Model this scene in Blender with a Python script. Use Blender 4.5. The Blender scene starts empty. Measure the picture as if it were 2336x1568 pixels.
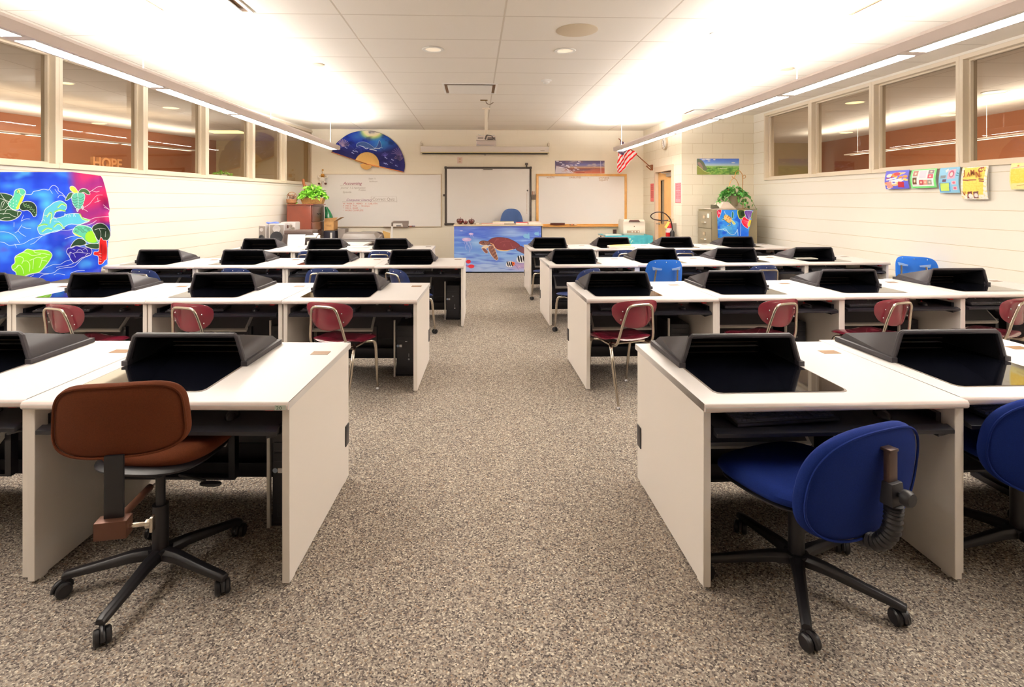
import bpy, bmesh, math, random
import numpy as np
from mathutils import Vector, Matrix
random.seed(7); rng = np.random.RandomState(7)
C = bpy.context.scene.collection
R = math.radians
PI = math.pi
sc = bpy.context.scene

# ---------------------------------------------------------------- camera, world, exposure
F, PX, PY, HC, YAW = 1240.0, 1127.0, 455.0, 1.54, R(2.0)
cam = bpy.data.cameras.new('camera'); cam_o = bpy.data.objects.new('camera', cam); C.objects.link(cam_o)
cam.sensor_fit = 'HORIZONTAL'; cam.sensor_width = 36.0; cam.lens = F/2336*36
cam.shift_x = (1168-PX)/2336; cam.shift_y = (PY-784)/2336
cam.clip_start = 0.05; cam.clip_end = 100
cam_o.location = (0, 0, HC); cam_o.rotation_euler = (R(90), 0, -YAW)
sc.camera = cam_o
w = bpy.data.worlds.new('world'); sc.world = w; w.use_nodes = True
w.node_tree.nodes['Background'].inputs[0].default_value = (1, .95, .88, 1)
w.node_tree.nodes['Background'].inputs[1].default_value = 0.3
vs = sc.view_settings
vs.view_transform = 'Standard'; vs.look = 'None'; vs.gamma = 1; vs.use_curve_mapping = False
vs.exposure = 0.15
sc.cycles.use_denoising = True
sc.cycles.max_bounces = 8; sc.cycles.diffuse_bounces = 5; sc.cycles.transparent_max_bounces = 12
sc.cycles.sample_clamp_indirect = 6
WARM = (1.0, .993, .985)
UP_W, DOWN_S = 37.0, 46.0          # uplight watts per section, lens strength

def area_light(name, loc, sx, sy, watts, down=True, rz=0, col=WARM, spread=180):
    l = bpy.data.lights.new(name, 'AREA'); l.shape = 'RECTANGLE'; l.size = sx; l.size_y = sy
    l.energy = watts; l.color = col; l.spread = R(spread)
    o = bpy.data.objects.new(name, l); C.objects.link(o); o.location = loc
    o.rotation_euler = (0 if down else PI, 0, rz)
    return o

# ---------------------------------------------------------------- geometry of the place
ZC = 3.20                 # ceiling
YB = 12.99                # front wall with the boards
XD = 4.06                 # wall with the door
YP = 10.55                # short wall with the landscape poster
XR = 5.5                  # right wall
YN = -3.0                 # wall behind the viewer
def XL(y): return -3.84-.098*(13.2-y)     # left wall runs at a slant
ca, sa = math.cos(YAW), math.sin(YAW)
def ray(u, v):
    x = (u-PX)/F; z = -(v-PY)/F
    return Vector((ca*x+sa, -sa*x+ca, z))
O = Vector((0, 0, HC))
def at(u, v, Y): d = ray(u, v); return O+d*(Y/d.y)
def atX(u, v, X): d = ray(u, v); return O+d*(X/d.x)
def atZ(u, v, Z): d = ray(u, v); return O+d*((Z-HC)/d.z)
def atL(u, v, off=0.0):
    d = ray(u, v); t = (-3.84+off-.098*13.2)/(d.x-.098*d.y); return O+d*t

# ---------------------------------------------------------------- materials
def lin(c):
    out = []
    for k in c[:3]:
        k = k/255.0; out.append(k/12.92 if k <= .04045 else ((k+.055)/1.055)**2.4)
    return tuple(out)
MATS = {}
def mat(name, col=(200,200,200), rough=.5, metal=0, spec=.5, emit=None, es=1.0, noise=0, nscale=20, bump=0, bscale=200, coat=0, alpha=1):
    if name in MATS: return MATS[name]
    m = bpy.data.materials.new(name); m.use_nodes = True; nt = m.node_tree; b = nt.nodes['Principled BSDF']
    c = lin(col)
    b.inputs['Base Color'].default_value = (*c, 1); b.inputs['Roughness'].default_value = rough
    b.inputs['Metallic'].default_value = metal; b.inputs['Specular IOR Level'].default_value = spec
    b.inputs['Coat Weight'].default_value = coat; b.inputs['Coat Roughness'].default_value = .05
    b.inputs['Alpha'].default_value = alpha
    if emit: b.inputs['Emission Color'].default_value = (*lin(emit), 1); b.inputs['Emission Strength'].default_value = es
    tc = nt.nodes.new('ShaderNodeTexCoord')
    if noise:
        n = nt.nodes.new('ShaderNodeTexNoise'); n.inputs['Scale'].default_value = nscale; n.inputs['Detail'].default_value = 4
        nt.links.new(tc.outputs['Object'], n.inputs['Vector'])
        r = nt.nodes.new('ShaderNodeValToRGB'); r.color_ramp.elements[0].position = .3; r.color_ramp.elements[1].position = .7
        r.color_ramp.elements[0].color = (*[k*(1-noise) for k in c], 1); r.color_ramp.elements[1].color = (*[min(1, k*(1+noise)) for k in c], 1)
        nt.links.new(n.outputs['Fac'], r.inputs[0]); nt.links.new(r.outputs[0], b.inputs['Base Color'])
    if bump:
        n2 = nt.nodes.new('ShaderNodeTexNoise'); n2.inputs['Scale'].default_value = bscale
        nt.links.new(tc.outputs['Object'], n2.inputs['Vector'])
        bp = nt.nodes.new('ShaderNodeBump'); bp.inputs['Strength'].default_value = bump; bp.inputs['Distance'].default_value = .002
        nt.links.new(n2.outputs['Fac'], bp.inputs['Height']); nt.links.new(bp.outputs[0], b.inputs['Normal'])
    MATS[name] = m; return m
def nodes_of(name, rough=.6, spec=.3):
    m = bpy.data.materials.new(name); m.use_nodes = True; nt = m.node_tree; b = nt.nodes['Principled BSDF']
    b.inputs['Roughness'].default_value = rough; b.inputs['Specular IOR Level'].default_value = spec
    MATS[name] = m; return m, nt, b
def brick_mat(name, c1, mort, bw, bh, mw, off=.5, loc=(0,0,0), plane='xz', bump=.3, c2=None, rough=.55):
    m, nt, b = nodes_of(name, rough)
    tc = nt.nodes.new('ShaderNodeTexCoord'); mp = nt.nodes.new('ShaderNodeMapping'); mp.inputs['Location'].default_value = loc
    nt.links.new(tc.outputs['Object'], mp.inputs[0])
    sp = nt.nodes.new('ShaderNodeSeparateXYZ'); cb = nt.nodes.new('ShaderNodeCombineXYZ')
    nt.links.new(mp.outputs[0], sp.inputs[0]); nt.links.new(sp.outputs[0], cb.inputs[0])
    nt.links.new(sp.outputs[2 if plane == 'xz' else 1], cb.inputs[1])
    br = nt.nodes.new('ShaderNodeTexBrick'); br.offset = off; br.squash = 1
    br.inputs['Scale'].default_value = 1; br.inputs['Brick Width'].default_value = bw; br.inputs['Row Height'].default_value = bh
    br.inputs['Mortar Size'].default_value = mw; br.inputs['Mortar Smooth'].default_value = .3
    br.inputs['Color1'].default_value = (*lin(c1), 1); br.inputs['Color2'].default_value = (*lin(c2 or c1), 1); br.inputs['Mortar'].default_value = (*lin(mort), 1)
    nt.links.new(cb.outputs[0], br.inputs[0]); nt.links.new(br.outputs['Color'], b.inputs['Base Color'])
    inv = nt.nodes.new('ShaderNodeMath'); inv.operation = 'SUBTRACT'; inv.inputs[0].default_value = 1; nt.links.new(br.outputs['Fac'], inv.inputs[1])
    bp = nt.nodes.new('ShaderNodeBump'); bp.inputs['Strength'].default_value = bump; bp.inputs['Distance'].default_value = .004
    nt.links.new(inv.outputs[0], bp.inputs['Height']); nt.links.new(bp.outputs[0], b.inputs['Normal'])
    return m
def carpet_mat():
    m, nt, b = nodes_of('carpet', .95, .1)
    tc = nt.nodes.new('ShaderNodeTexCoord')
    v = nt.nodes.new('ShaderNodeTexVoronoi'); v.inputs['Scale'].default_value = 175; v.inputs['Randomness'].default_value = 1
    nt.links.new(tc.outputs['Object'], v.inputs['Vector'])
    sp = nt.nodes.new('ShaderNodeSeparateColor'); nt.links.new(v.outputs['Color'], sp.inputs[0])
    r = nt.nodes.new('ShaderNodeValToRGB'); e = r.color_ramp; e.interpolation = 'CONSTANT'
    stops = [(0, (82,75,73)), (.13, (116,107,102)), (.30, (142,132,123)), (.53, (164,154,142)), (.75, (186,177,164)), (.88, (156,136,117)), (.94, (216,208,192))]
    e.elements[0].color = (*lin(stops[0][1]), 1)
    e.elements[1].position = stops[1][0]; e.elements[1].color = (*lin(stops[1][1]), 1)
    for p, c in stops[2:]:
        q = e.elements.new(p); q.color = (*lin(c), 1)
    nt.links.new(sp.outputs[0], r.inputs[0])
    n = nt.nodes.new('ShaderNodeTexNoise'); n.inputs['Scale'].default_value = 2.2; n.inputs['Detail'].default_value = 3
    nt.links.new(tc.outputs['Object'], n.inputs['Vector'])
    r2 = nt.nodes.new('ShaderNodeValToRGB'); r2.color_ramp.elements[0].color = (.86,.86,.86,1); r2.color_ramp.elements[1].color = (1.08,1.06,1.04,1)
    nt.links.new(n.outputs['Fac'], r2.inputs[0])
    mx = nt.nodes.new('ShaderNodeMix'); mx.data_type = 'RGBA'; mx.blend_type = 'MULTIPLY'; mx.inputs['Factor'].default_value = 1
    nt.links.new(r.outputs[0], mx.inputs['A']); nt.links.new(r2.outputs[0], mx.inputs['B']); nt.links.new(mx.outputs['Result'], b.inputs['Base Color'])
    bp = nt.nodes.new('ShaderNodeBump'); bp.inputs['Strength'].default_value = .6; bp.inputs['Distance'].default_value = .004
    nt.links.new(v.outputs['Distance'], bp.inputs['Height']); nt.links.new(bp.outputs[0], b.inputs['Normal'])
    return m
def attr_mat(name, rough=.6, spec=.3, coat=0):
    m, nt, b = nodes_of(name, rough, spec); b.inputs['Coat Weight'].default_value = coat
    a = nt.nodes.new('ShaderNodeAttribute'); a.attribute_name = 'paint'; nt.links.new(a.outputs['Color'], b.inputs['Base Color'])
    return m
def glass_mat(name='pane_glass', tint=(.86,.85,.82)):
    m = bpy.data.materials.new(name); m.use_nodes = True; nt = m.node_tree; nt.nodes.clear()
    o = nt.nodes.new('ShaderNodeOutputMaterial'); mx = nt.nodes.new('ShaderNodeMixShader'); t = nt.nodes.new('ShaderNodeBsdfTransparent')
    g = nt.nodes.new('ShaderNodeBsdfGlossy'); g.inputs['Roughness'].default_value = .0; t.inputs[0].default_value = (*tint, 1)
    fr = nt.nodes.new('ShaderNodeLayerWeight'); fr.inputs[0].default_value = .5
    pw = nt.nodes.new('ShaderNodeMath'); pw.operation = 'POWER'; pw.inputs[1].default_value = 4.0; nt.links.new(fr.outputs['Facing'], pw.inputs[0])
    ml = nt.nodes.new('ShaderNodeMath'); ml.operation = 'MULTIPLY_ADD'; ml.inputs[1].default_value = .75; ml.inputs[2].default_value = .03; ml.use_clamp = True
    nt.links.new(pw.outputs[0], ml.inputs[0]); nt.links.new(ml.outputs[0], mx.inputs[0])
    nt.links.new(t.outputs[0], mx.inputs[1]); nt.links.new(g.outputs[0], mx.inputs[2]); nt.links.new(mx.outputs[0], o.inputs[0])
    MATS[name] = m; return m

# ---------------------------------------------------------------- mesh builder
class MB:
    def __init__(s): s.v = []; s.f = []; s.m = []
    def add(s, vs, fs, m=0):
        n = len(s.v); s.v += [tuple(p) for p in vs]; s.f += [tuple(i+n for i in f) for f in fs]; s.m += [m]*len(fs); return s
    def hexa(s, p, m=0):   # p: 4 bottom ccw, 4 top ccw
        return s.add(p, [(3,2,1,0), (4,5,6,7), (0,1,5,4), (1,2,6,5), (2,3,7,6), (3,0,4,7)], m)
    def box(s, x0, x1, y0, y1, z0, z1, m=0):
        return s.hexa([(x0,y0,z0),(x1,y0,z0),(x1,y1,z0),(x0,y1,z0),(x0,y0,z1),(x1,y0,z1),(x1,y1,z1),(x0,y1,z1)], m)
    def tube(s, path, r, n=8, m=0, closed=False):
        P = [Vector(p) for p in path]; k = len(P); rs = r if isinstance(r, (list, tuple)) else [r]*k
        vs = []; prev = None
        for i in range(k):
            if closed: t = P[(i+1) % k]-P[i-1]
            else: t = P[min(i+1, k-1)]-P[max(i-1, 0)]
            if t.length < 1e-9: t = Vector((0,0,1))
            t.normalize()
            if prev is None:
                a = Vector((0,0,1)) if abs(t.z) < .9 else Vector((1,0,0)); nx = t.cross(a).normalized()
            else:
                nx = prev-t*prev.dot(t); nx = nx.normalized() if nx.length > 1e-6 else t.orthogonal().normalized()
            prev = nx; ny = t.cross(nx)
            for j in range(n):
                a = 2*PI*j/n; vs.append(P[i]+(nx*math.cos(a)+ny*math.sin(a))*rs[i])
        fs = []
        for i in range(k if closed else k-1):
            i2 = (i+1) % k
            for j in range(n):
                j2 = (j+1) % n; fs.append((i*n+j, i*n+j2, i2*n+j2, i2*n+j))
        if not closed: fs += [tuple(range(n))[::-1], tuple((k-1)*n+j for j in range(n))]
        return s.add(vs, fs, m)
    def lathe(s, prof, c=(0,0,0), n=20, m=0, rot=None):
        vs = []
        for r, z in prof:
            for j in range(n):
                a = 2*PI*j/n; p = Vector((r*math.cos(a), r*math.sin(a), z))
                if rot: p = rot @ p
                vs.append(p+Vector(c))
        k = len(prof); fs = []
        for i in range(k-1):
            for j in range(n):
                j2 = (j+1) % n; fs.append((i*n+j, i*n+j2, (i+1)*n+j2, (i+1)*n+j))
        if prof[0][0] > 1e-6: fs.append(tuple(range(n))[::-1])
        if prof[-1][0] > 1e-6: fs.append(tuple((k-1)*n+j for j in range(n)))
        return s.add(vs, fs, m)
    def prism(s, pts, fn, t0, t1, m=0):   # pts 2-D outline, fn(a,b,t) -> point
        n = len(pts); vs = [fn(a, b, t0) for a, b in pts]+[fn(a, b, t1) for a, b in pts]
        fs = [tuple(range(n))[::-1], tuple(range(n, 2*n))]+[(i, (i+1) % n, n+(i+1) % n, n+i) for i in range(n)]
        return s.add(vs, fs, m)
    def grid(s, fn, nu, nv, m=0, flip=False):
        vs = [fn(i/nu, j/nv) for j in range(nv+1) for i in range(nu+1)]; fs = []
        for j in range(nv):
            for i in range(nu):
                a = j*(nu+1)+i; f = (a, a+1, a+nu+2, a+nu+1); fs.append(f[::-1] if flip else f)
        return s.add(vs, fs, m)
    def pad(s, w, h, t, ex=3.0, fn=None, n=36, m=0, dome=.35):
        # rounded cushion in the a-b plane, thickness along c; fn(a,b,c) -> point
        prof = [(.0, 1), (.5, 1-.02*dome), (.85, 1-.25*dome), (.95, .62), (1.0, .18), (1.0, -.18), (.95, -.62), (.85, -1+.25*dome), (.5, -1+.02*dome), (0, -1)]
        vs = []
        for q, c in prof:
            for j in range(n):
                a = 2*PI*j/n; ct, st = math.cos(a), math.sin(a)
                x = math.copysign(abs(ct)**(2/ex), ct)*w/2*q; y = math.copysign(abs(st)**(2/ex), st)*h/2*q
                vs.append(fn(x, y, c*t/2))
        k = len(prof); fs = []
        for i in range(k-1):
            for j in range(n):
                j2 = (j+1) % n; fs.append((i*n+j, (i+1)*n+j, (i+1)*n+j2, i*n+j2))
        return s.add(vs, fs, m)
    def build(s, name, mats, parent=None, bevel=0, seg=2, smooth=40, fix=True):
        me = bpy.data.meshes.new(name); me.from_pydata(s.v, [], s.f)
        for m in (mats if isinstance(mats, (list, tuple)) else [mats]): me.materials.append(m)
        me.polygons.foreach_set('material_index', s.m)
        if fix or bevel:
            bm = bmesh.new(); bm.from_mesh(me)
            if fix:
                bmesh.ops.remove_doubles(bm, verts=bm.verts, dist=1e-5)
                bmesh.ops.recalc_face_normals(bm, faces=bm.faces)
            if bevel:
                es = [e for e in bm.edges if len(e.link_faces) == 2 and e.calc_face_angle(0) > R(28)]
                bmesh.ops.bevel(bm, geom=es, offset=bevel, segments=seg, affect='EDGES', profile=.6, clamp_overlap=True)
            bm.to_mesh(me); bm.free()
        if smooth:
            me.shade_smooth(); me.set_sharp_from_angle(angle=R(smooth))
        o = bpy.data.objects.new(name, me); C.objects.link(o)
        if parent: o.parent = parent
        return o
def smooth_path(pts, k=6, closed=False):
    P = [Vector(p) for p in pts]; n = len(P); out = []
    rngi = range(n if closed else n-1)
    for i in rngi:
        p0 = P[i-1] if (i > 0 or closed) else P[0]; p1 = P[i]; p2 = P[(i+1) % n]
        p3 = P[(i+2) % n] if (closed or i+2 < n) else P[-1]
        for j in range(k):
            t = j/k
            out.append(.5*((2*p1)+(-p0+p2)*t+(2*p0-5*p1+4*p2-p3)*t*t+(-p0+3*p1-3*p2+p3)*t**3))
    if not closed: out.append(P[-1])
    return out
LABELS = {}
def tag(o, label=None, cat=None, group=None, kind=None):
    if label:
        o['label'] = label
        if label in LABELS: print('DUP LABEL', label)
        LABELS[label] = 1
    if cat: o['category'] = cat
    if group: o['group'] = group
    if kind: o['kind'] = kind
    return o
def thing(name, label, cat, loc=(0,0,0), rz=0, group=None):
    o = bpy.data.objects.new(name, None); C.objects.link(o); o.location = loc; o.rotation_euler = (0,0,rz); o.empty_display_size = .1
    return tag(o, label, cat, group)
def copy_tree(o, parent=None):
    c = o.copy(); C.objects.link(c)
    if parent: c.parent = parent
    for ch in list(o.children): copy_tree(ch, c)
    return c
def again(o, loc, rz, label, sx=1.0):
    c = copy_tree(o); c.location = loc; c.rotation_euler = (0,0,rz); c.scale = (sx,1,1); tag(c, label); return c
def text_obj(name, s, size, m, parent, fn, ext=.0006, shear=0, align='LEFT', spacing=1.0, bold=0):
    # letters as a mesh; fn(x, y, t) maps the flat letters into place
    cu = bpy.data.curves.new(name, 'FONT'); cu.body = s; cu.size = size; cu.shear = shear; cu.align_x = align; cu.space_character = spacing
    cu.extrude = ext; cu.offset = bold; cu.resolution_u = 3
    t = bpy.data.objects.new('tmp_text', cu); C.objects.link(t)
    dg = bpy.context.evaluated_depsgraph_get(); me = bpy.data.meshes.new_from_object(t.evaluated_get(dg))
    bpy.data.objects.remove(t); bpy.data.curves.remove(cu)
    me.name = name; me.materials.clear(); me.materials.append(m)
    for v in me.vertices: v.co = fn(v.co.x, v.co.y, v.co.z)
    o = bpy.data.objects.new(name, me); C.objects.link(o)
    if parent: o.parent = parent
    return o

# ---------------------------------------------------------------- painting on flat things and cloth
class Canvas:
    def __init__(s, x0, y0, x1, y1, nx, ny, base):
        s.b = (x0,y0,x1,y1); s.nx = nx; s.ny = ny
        xs = np.linspace(x0, x1, nx); ys = np.linspace(y0, y1, ny); s.X, s.Y = np.meshgrid(xs, ys)
        s.c = np.zeros((ny, nx, 3)); s.c[:] = np.array(base, float)
    def mix(s, mask, col): 
        s.c = s.c*(1-mask[..., None])+np.array(col, float)*mask[..., None]; return s
    def pmask(s, pts, smooth=0):
        if smooth: pts = [(p.x, p.y) for p in smooth_path([(a, b, 0) for a, b in pts], smooth, True)]
        X, Y = s.X, s.Y; ins = np.zeros(X.shape, bool); n = len(pts)
        for i in range(n):
            xa, ya = pts[i]; xb, yb = pts[(i+1) % n]
            if ya == yb: continue
            c = ((ya > Y) != (yb > Y)) & (X < (xb-xa)*(Y-ya)/(yb-ya)+xa); ins ^= c
        return ins.astype(float)
    def poly(s, pts, col, smooth=0, alpha=1): return s.mix(s.pmask(pts, smooth)*alpha, col)
    def line(s, pts, col, wd, smooth=5, closed=False, alpha=1):
        if smooth: pts = [(p.x, p.y) for p in smooth_path([(a, b, 0) for a, b in pts], smooth, closed)]+([pts[0]] if closed else [])
        D = np.full(s.X.shape, 1e9)
        for (xa, ya), (xb, yb) in zip(pts[:-1], pts[1:]):
            dx, dy = xb-xa, yb-ya; L = dx*dx+dy*dy
            if L == 0: continue
            t = np.clip(((s.X-xa)*dx+(s.Y-ya)*dy)/L, 0, 1); D = np.minimum(D, np.hypot(s.X-xa-t*dx, s.Y-ya-t*dy))
        px = abs(s.b[2]-s.b[0])/s.nx
        return s.mix(np.clip((wd/2-D)/px+.5, 0, 1)*alpha, col)
    def shape(s, pts, fill, edge=None, wd=4, smooth=4):
        s.poly(pts, fill, smooth)
        if edge is not None: s.line(pts, edge, wd, smooth, True)
        return s
    def ell(s, cx, cy, rx, ry, col, soft=0.0, alpha=1, ang=0):
        c_, s_ = math.cos(ang), math.sin(ang); dx, dy = s.X-cx, s.Y-cy
        d = np.hypot((dx*c_+dy*s_)/rx, (-dx*s_+dy*c_)/ry)
        m = np.clip((1-d)/soft, 0, 1) if soft else (d < 1).astype(float)
        return s.mix(m*alpha, col)
    def noise(s, col, sx, sy, lo=.45, hi=.8, alpha=1, seed=0, warp=0):
        r = np.random.RandomState(seed); tot = np.zeros(s.X.shape); amp = 1; sm = 0
        for o in range(3):
            gx, gy = max(2, int(sx*2**o)+2), max(2, int(sy*2**o)+2); g = r.rand(gy, gx)
            u = (s.X-s.b[0])/(s.b[2]-s.b[0])*(gx-1.001); v = (s.Y-s.b[1])/(s.b[3]-s.b[1])*(gy-1.001)
            i = u.astype(int); j = v.astype(int); fu = u-i; fv = v-j; fu = fu*fu*(3-2*fu); fv = fv*fv*(3-2*fv)
            tot += amp*((g[j, i]*(1-fu)+g[j, i+1]*fu)*(1-fv)+(g[j+1, i]*(1-fu)+g[j+1, i+1]*fu)*fv); sm += amp; amp *= .5
        return s.mix(np.clip((tot/sm-lo)/(hi-lo), 0, 1)*alpha, col)
    def vgrad(s, stops):
        t = (s.Y-s.b[1])/(s.b[3]-s.b[1])
        for k in range(3): s.c[..., k] = np.interp(t, [a for a, _ in stops], [c[k] for _, c in stops])
        return s
    def sheet(s, name, m, fn, parent=None, back=None, mask=None, bmat=None):
        # fn(x, y, t): canvas coordinates to a point, t = distance behind the painted face
        ny, nx = s.ny, s.nx
        vs = [tuple(fn(x, y, 0)) for x, y in zip(s.X.ravel(), s.Y.ravel())]
        idx = np.arange(nx*ny).reshape(ny, nx)
        q = np.stack([idx[:-1, :-1], idx[1:, :-1], idx[1:, 1:], idx[:-1, 1:]], -1).reshape(-1, 4)
        if mask is not None:
            mk = mask(s.X, s.Y); keep = (mk[:-1, :-1] & mk[1:, 1:] & mk[1:, :-1] & mk[:-1, 1:]).ravel(); q = q[keep]
        fs = [tuple(int(k) for k in f) for f in q]
        cols = s.c.reshape(-1, 3)/255.0; cols = np.where(cols <= .04045, cols/12.92, ((np.clip(cols,0,1)+.055)/1.055)**2.4)
        if back:
            x0, y0, x1, y1 = s.b; n = len(vs); cn = [(x0,y0),(x1,y0),(x1,y1),(x0,y1)]
            vs += [tuple(fn(x, y, 0)) for x, y in cn]+[tuple(fn(x, y, back)) for x, y in cn]
            fs += [(n+4,n+5,n+6,n+7)]+[(n+i, n+(i+1) % 4, n+4+(i+1) % 4, n+4+i) for i in range(4)]
            cols = np.vstack([cols, np.full((8, 3), .75)])
        me = bpy.data.meshes.new(name); me.from_pydata(vs, [], fs); me.materials.append(m)
        a = me.attributes.new('paint', 'FLOAT_COLOR', 'POINT')
        a.data.foreach_set('color', np.hstack([cols, np.ones((len(cols), 1))]).astype(np.float32).ravel())
        if mask is not None:
            bm = bmesh.new(); bm.from_mesh(me); bmesh.ops.delete(bm, geom=[v for v in bm.verts if not v.link_faces], context='VERTS'); bm.to_mesh(me); bm.free()
        me.shade_smooth(); me.set_sharp_from_angle(angle=R(40))
        o = bpy.data.objects.new(name, me); C.objects.link(o)
        if parent: o.parent = parent
        return o

# ================================================================ SETTING
CREAM = (236, 230, 218)
m_side = brick_mat('painted_block_side', CREAM, (206,190,160), 40, .2032, .0035, loc=(2,0,0), bump=.6)
m_back = brick_mat('painted_block_front', (250,240,221), (246,235,214), .4064, .2032, .003, bump=.12)
m_door_w = brick_mat('painted_block_door_side', (238,228,208), (218,203,176), .4064, .2032, .004, loc=(.13,0,0), bump=.5)
m_ceil = brick_mat('ceiling_tile', (238,230,218), (210,198,182), 1.467, .734, .010, off=0, loc=(-.264, -4.92, 0), plane='xy', bump=.5, rough=.9)
m_frame = mat('window_frame_paint', (226,212,190), .45)
m_glass = glass_mat()
m_dark = mat('black_plastic', (34,32,36), .45, bump=.15, bscale=900)

def wall(name, A, B, z0, z1, m, holes=(), t=.14):
    A = Vector((*A, 0)); B = Vector((*B, 0)); L = (B-A).length; ang = math.atan2(B.y-A.y, B.x-A.x)
    xs = sorted({0, L, *[h[0] for h in holes], *[h[1] for h in holes]}); zs = sorted({z0, z1, *[h[2] for h in holes], *[h[3] for h in holes]})
    mb = MB()
    for i in range(len(xs)-1):
        for j in range(len(zs)-1):
            cx, cz = (xs[i]+xs[i+1])/2, (zs[j]+zs[j+1])/2
            if any(h[0] < cx < h[1] and h[2] < cz < h[3] for h in holes): continue
            mb.box(xs[i], xs[i+1], 0, t, zs[j], zs[j+1])
    o = mb.build(name, m, smooth=0, fix=False); o.location = A; o.rotation_euler = (0, 0, ang); return tag(o, kind='structure')

# floor and ceiling
o = MB().box(-6.5, 7.0, YN-.2, 17.5, -.1, 0).build('floor', carpet_mat(), smooth=0); tag(o, kind='structure')
o = MB().box(-12.5, 12.5, YN-.2, 17.5, ZC, ZC+.1).build('ceiling', m_ceil, smooth=0); tag(o, kind='structure')

# walls
ZS, ZH = 1.875, 3.165        # window opening
LA, LB = Vector((XL(YN), YN, 0)), Vector((XL(YB), YB, 0)); LDIR = (LB-LA).normalized()
def Ls(p): return (Vector((p[0], p[1], 0))-LA).dot(LDIR)
mull_u = [131, 329, 470, 577, 650]
mullL = [Ls(atL(u, 400)) for u in mull_u]
endL = Ls(atL(719, 410)); startL = mullL[0]-(mullL[1]-mullL[0])
print('left mullions', [round(k, 2) for k in [startL]+mullL+[endL]])
wall('wall_left', LA[:2], LB[:2], 0, ZC, m_side, [(startL, endL, ZS, ZH)])
wall('wall_back', (XL(YB), YB), (XD, YB), 0, ZC, m_back)
yd0, yd1 = YB-12.16, YB-10.98      # door opening measured along the wall from the corner
wall('wall_door_side', (XD, YB), (XD, YP), 0, ZC, m_door_w, [(yd0, yd1, 0, 2.21)])
wall('wall_alcove', (XD+.14, YP), (XR, YP), 0, ZC, m_door_w)
mu = [atX(u, 400, XR).y for u in (1850, 1991, 2192)]; y_first = atX(1745, 405, XR).y
mullR = [YP-y_first]+[YP-y for y in mu]; mullR += [mullR[-1]+(mullR[-1]-mullR[-2]), mullR[-1]+2*(mullR[-1]-mullR[-2])]
print('right mullions', [round(k, 2) for k in mullR])
wall('wall_right', (XR, YP), (XR, YN), 0, ZC, m_side, [(mullR[0], mullR[-1], 1.90, ZH)])
wall('wall_rear', (XR, YN), (XL(YN), YN), 0, ZC, m_side)

def bay(name, A, ang, x0, x1, z0, z1, label):
    fr = MB(); w_ = .045
    fr.box(x0, x1, -.022, .15, z0, z0+.05); fr.box(x0, x1, -.022, .15, z1-.05, z1)
    fr.box(x0, x0+w_, -.022, .15, z0+.05, z1-.05); fr.box(x1-w_, x1, -.022, .15, z0+.05, z1-.05)
    # stop beads around the pane
    fr.box(x0+w_, x1-w_, .05, .09, z0+.05, z0+.07); fr.box(x0+w_, x1-w_, .05, .09, z1-.07, z1-.05)
    fr.box(x0+w_, x0+w_+.02, .05, .09, z0+.07, z1-.07); fr.box(x1-w_-.02, x1-w_, .05, .09, z0+.07, z1-.07)
    o = fr.build(name, m_frame, smooth=0, bevel=.003, seg=1); o.location = A; o.rotation_euler = (0,0,ang); tag(o, kind='structure')
    g = MB().box(x0+w_, x1-w_, .094, .1, z0+.05, z1-.05).build('pane', m_glass, o, smooth=0)
    return o
angL = math.atan2(LDIR.y, LDIR.x)
xs = [startL]+mullL+[endL]
for i in range(len(xs)-1): bay('window_%d' % (i+1), LA, angL, xs[i]+.001, xs[i+1]-.001, ZS, ZH, '')
for i in range(len(mullR)-1): bay('window_%d' % (i+7), Vector((XR, YP, 0)), -PI/2, mullR[i]+.001, mullR[i+1]-.001, 1.90, ZH, '')

# door in the side wall
m_wood_d = mat('maple_veneer', (226,172,104), .4, noise=.08, nscale=6)
m_steel = mat('satin_steel', (170,165,158), .35, .8)
fr = MB()
a, b = 12.16, 10.98
for (y0, y1, z0, z1) in ((a-.10, a, 0, 2.26), (b, b+.10, 0, 2.26), (b+.10, a-.10, 2.14, 2.26)): fr.box(XD-.02, XD+.155, y0, y1, z0, z1)
fr.box(XD+.10, XD+.115, a-.135, a-.10, 0, 2.14)
o = fr.build('door_1', mat('door_frame_paint', (222,200,176), .4), smooth=0, bevel=.004, seg=1); tag(o, kind='structure')
d = MB(); yl, yh = b+.105, a-.105; vl, vh = yh-.36, yh-.18
for (y0, y1, z0, z1) in ((yl, yh, .01, 1.02), (yl, yh, 1.95, 2.13), (yl, vl, 1.02, 1.95), (vh, yh, 1.02, 1.95)): d.box(XD+.05, XD+.095, y0, y1, z0, z1)
leaf = d.build('door_leaf', m_wood_d, o, smooth=0)
MB().box(XD+.068, XD+.074, vl, vh, 1.02, 1.95).build('vision_panel', mat('door_glass', (150,135,112), .08, spec=.6), o, smooth=0)
vf = MB()
for (y0, y1, z0, z1) in ((vl-.015, vl, 1.0, 1.97), (vh, vh+.015, 1.0, 1.97), (vl, vh, 1.0, 1.02), (vl, vh, 1.95, 1.97)): vf.box(XD+.044, XD+.1, y0, y1, z0, z1)
vf.build('vision_panel_trim', mat('trim_brown', (150,118,84), .4), o, smooth=0)
k = MB(); k.tube([(XD+.05, yh-.07, 1.0), (XD-.02, yh-.07, 1.0)], .014, 10); k.tube([(XD-.015, yh-.06, 1.0), (XD-.02, yh-.18, 1.0)], .011, 8); k.lathe([(.032,0),(.032,.008)], (XD+.05, yh-.07, 1.0), 14, rot=Matrix.Rotation(-PI/2, 3, 'Y'))
k.build('door_handle', m_steel, o)
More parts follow.
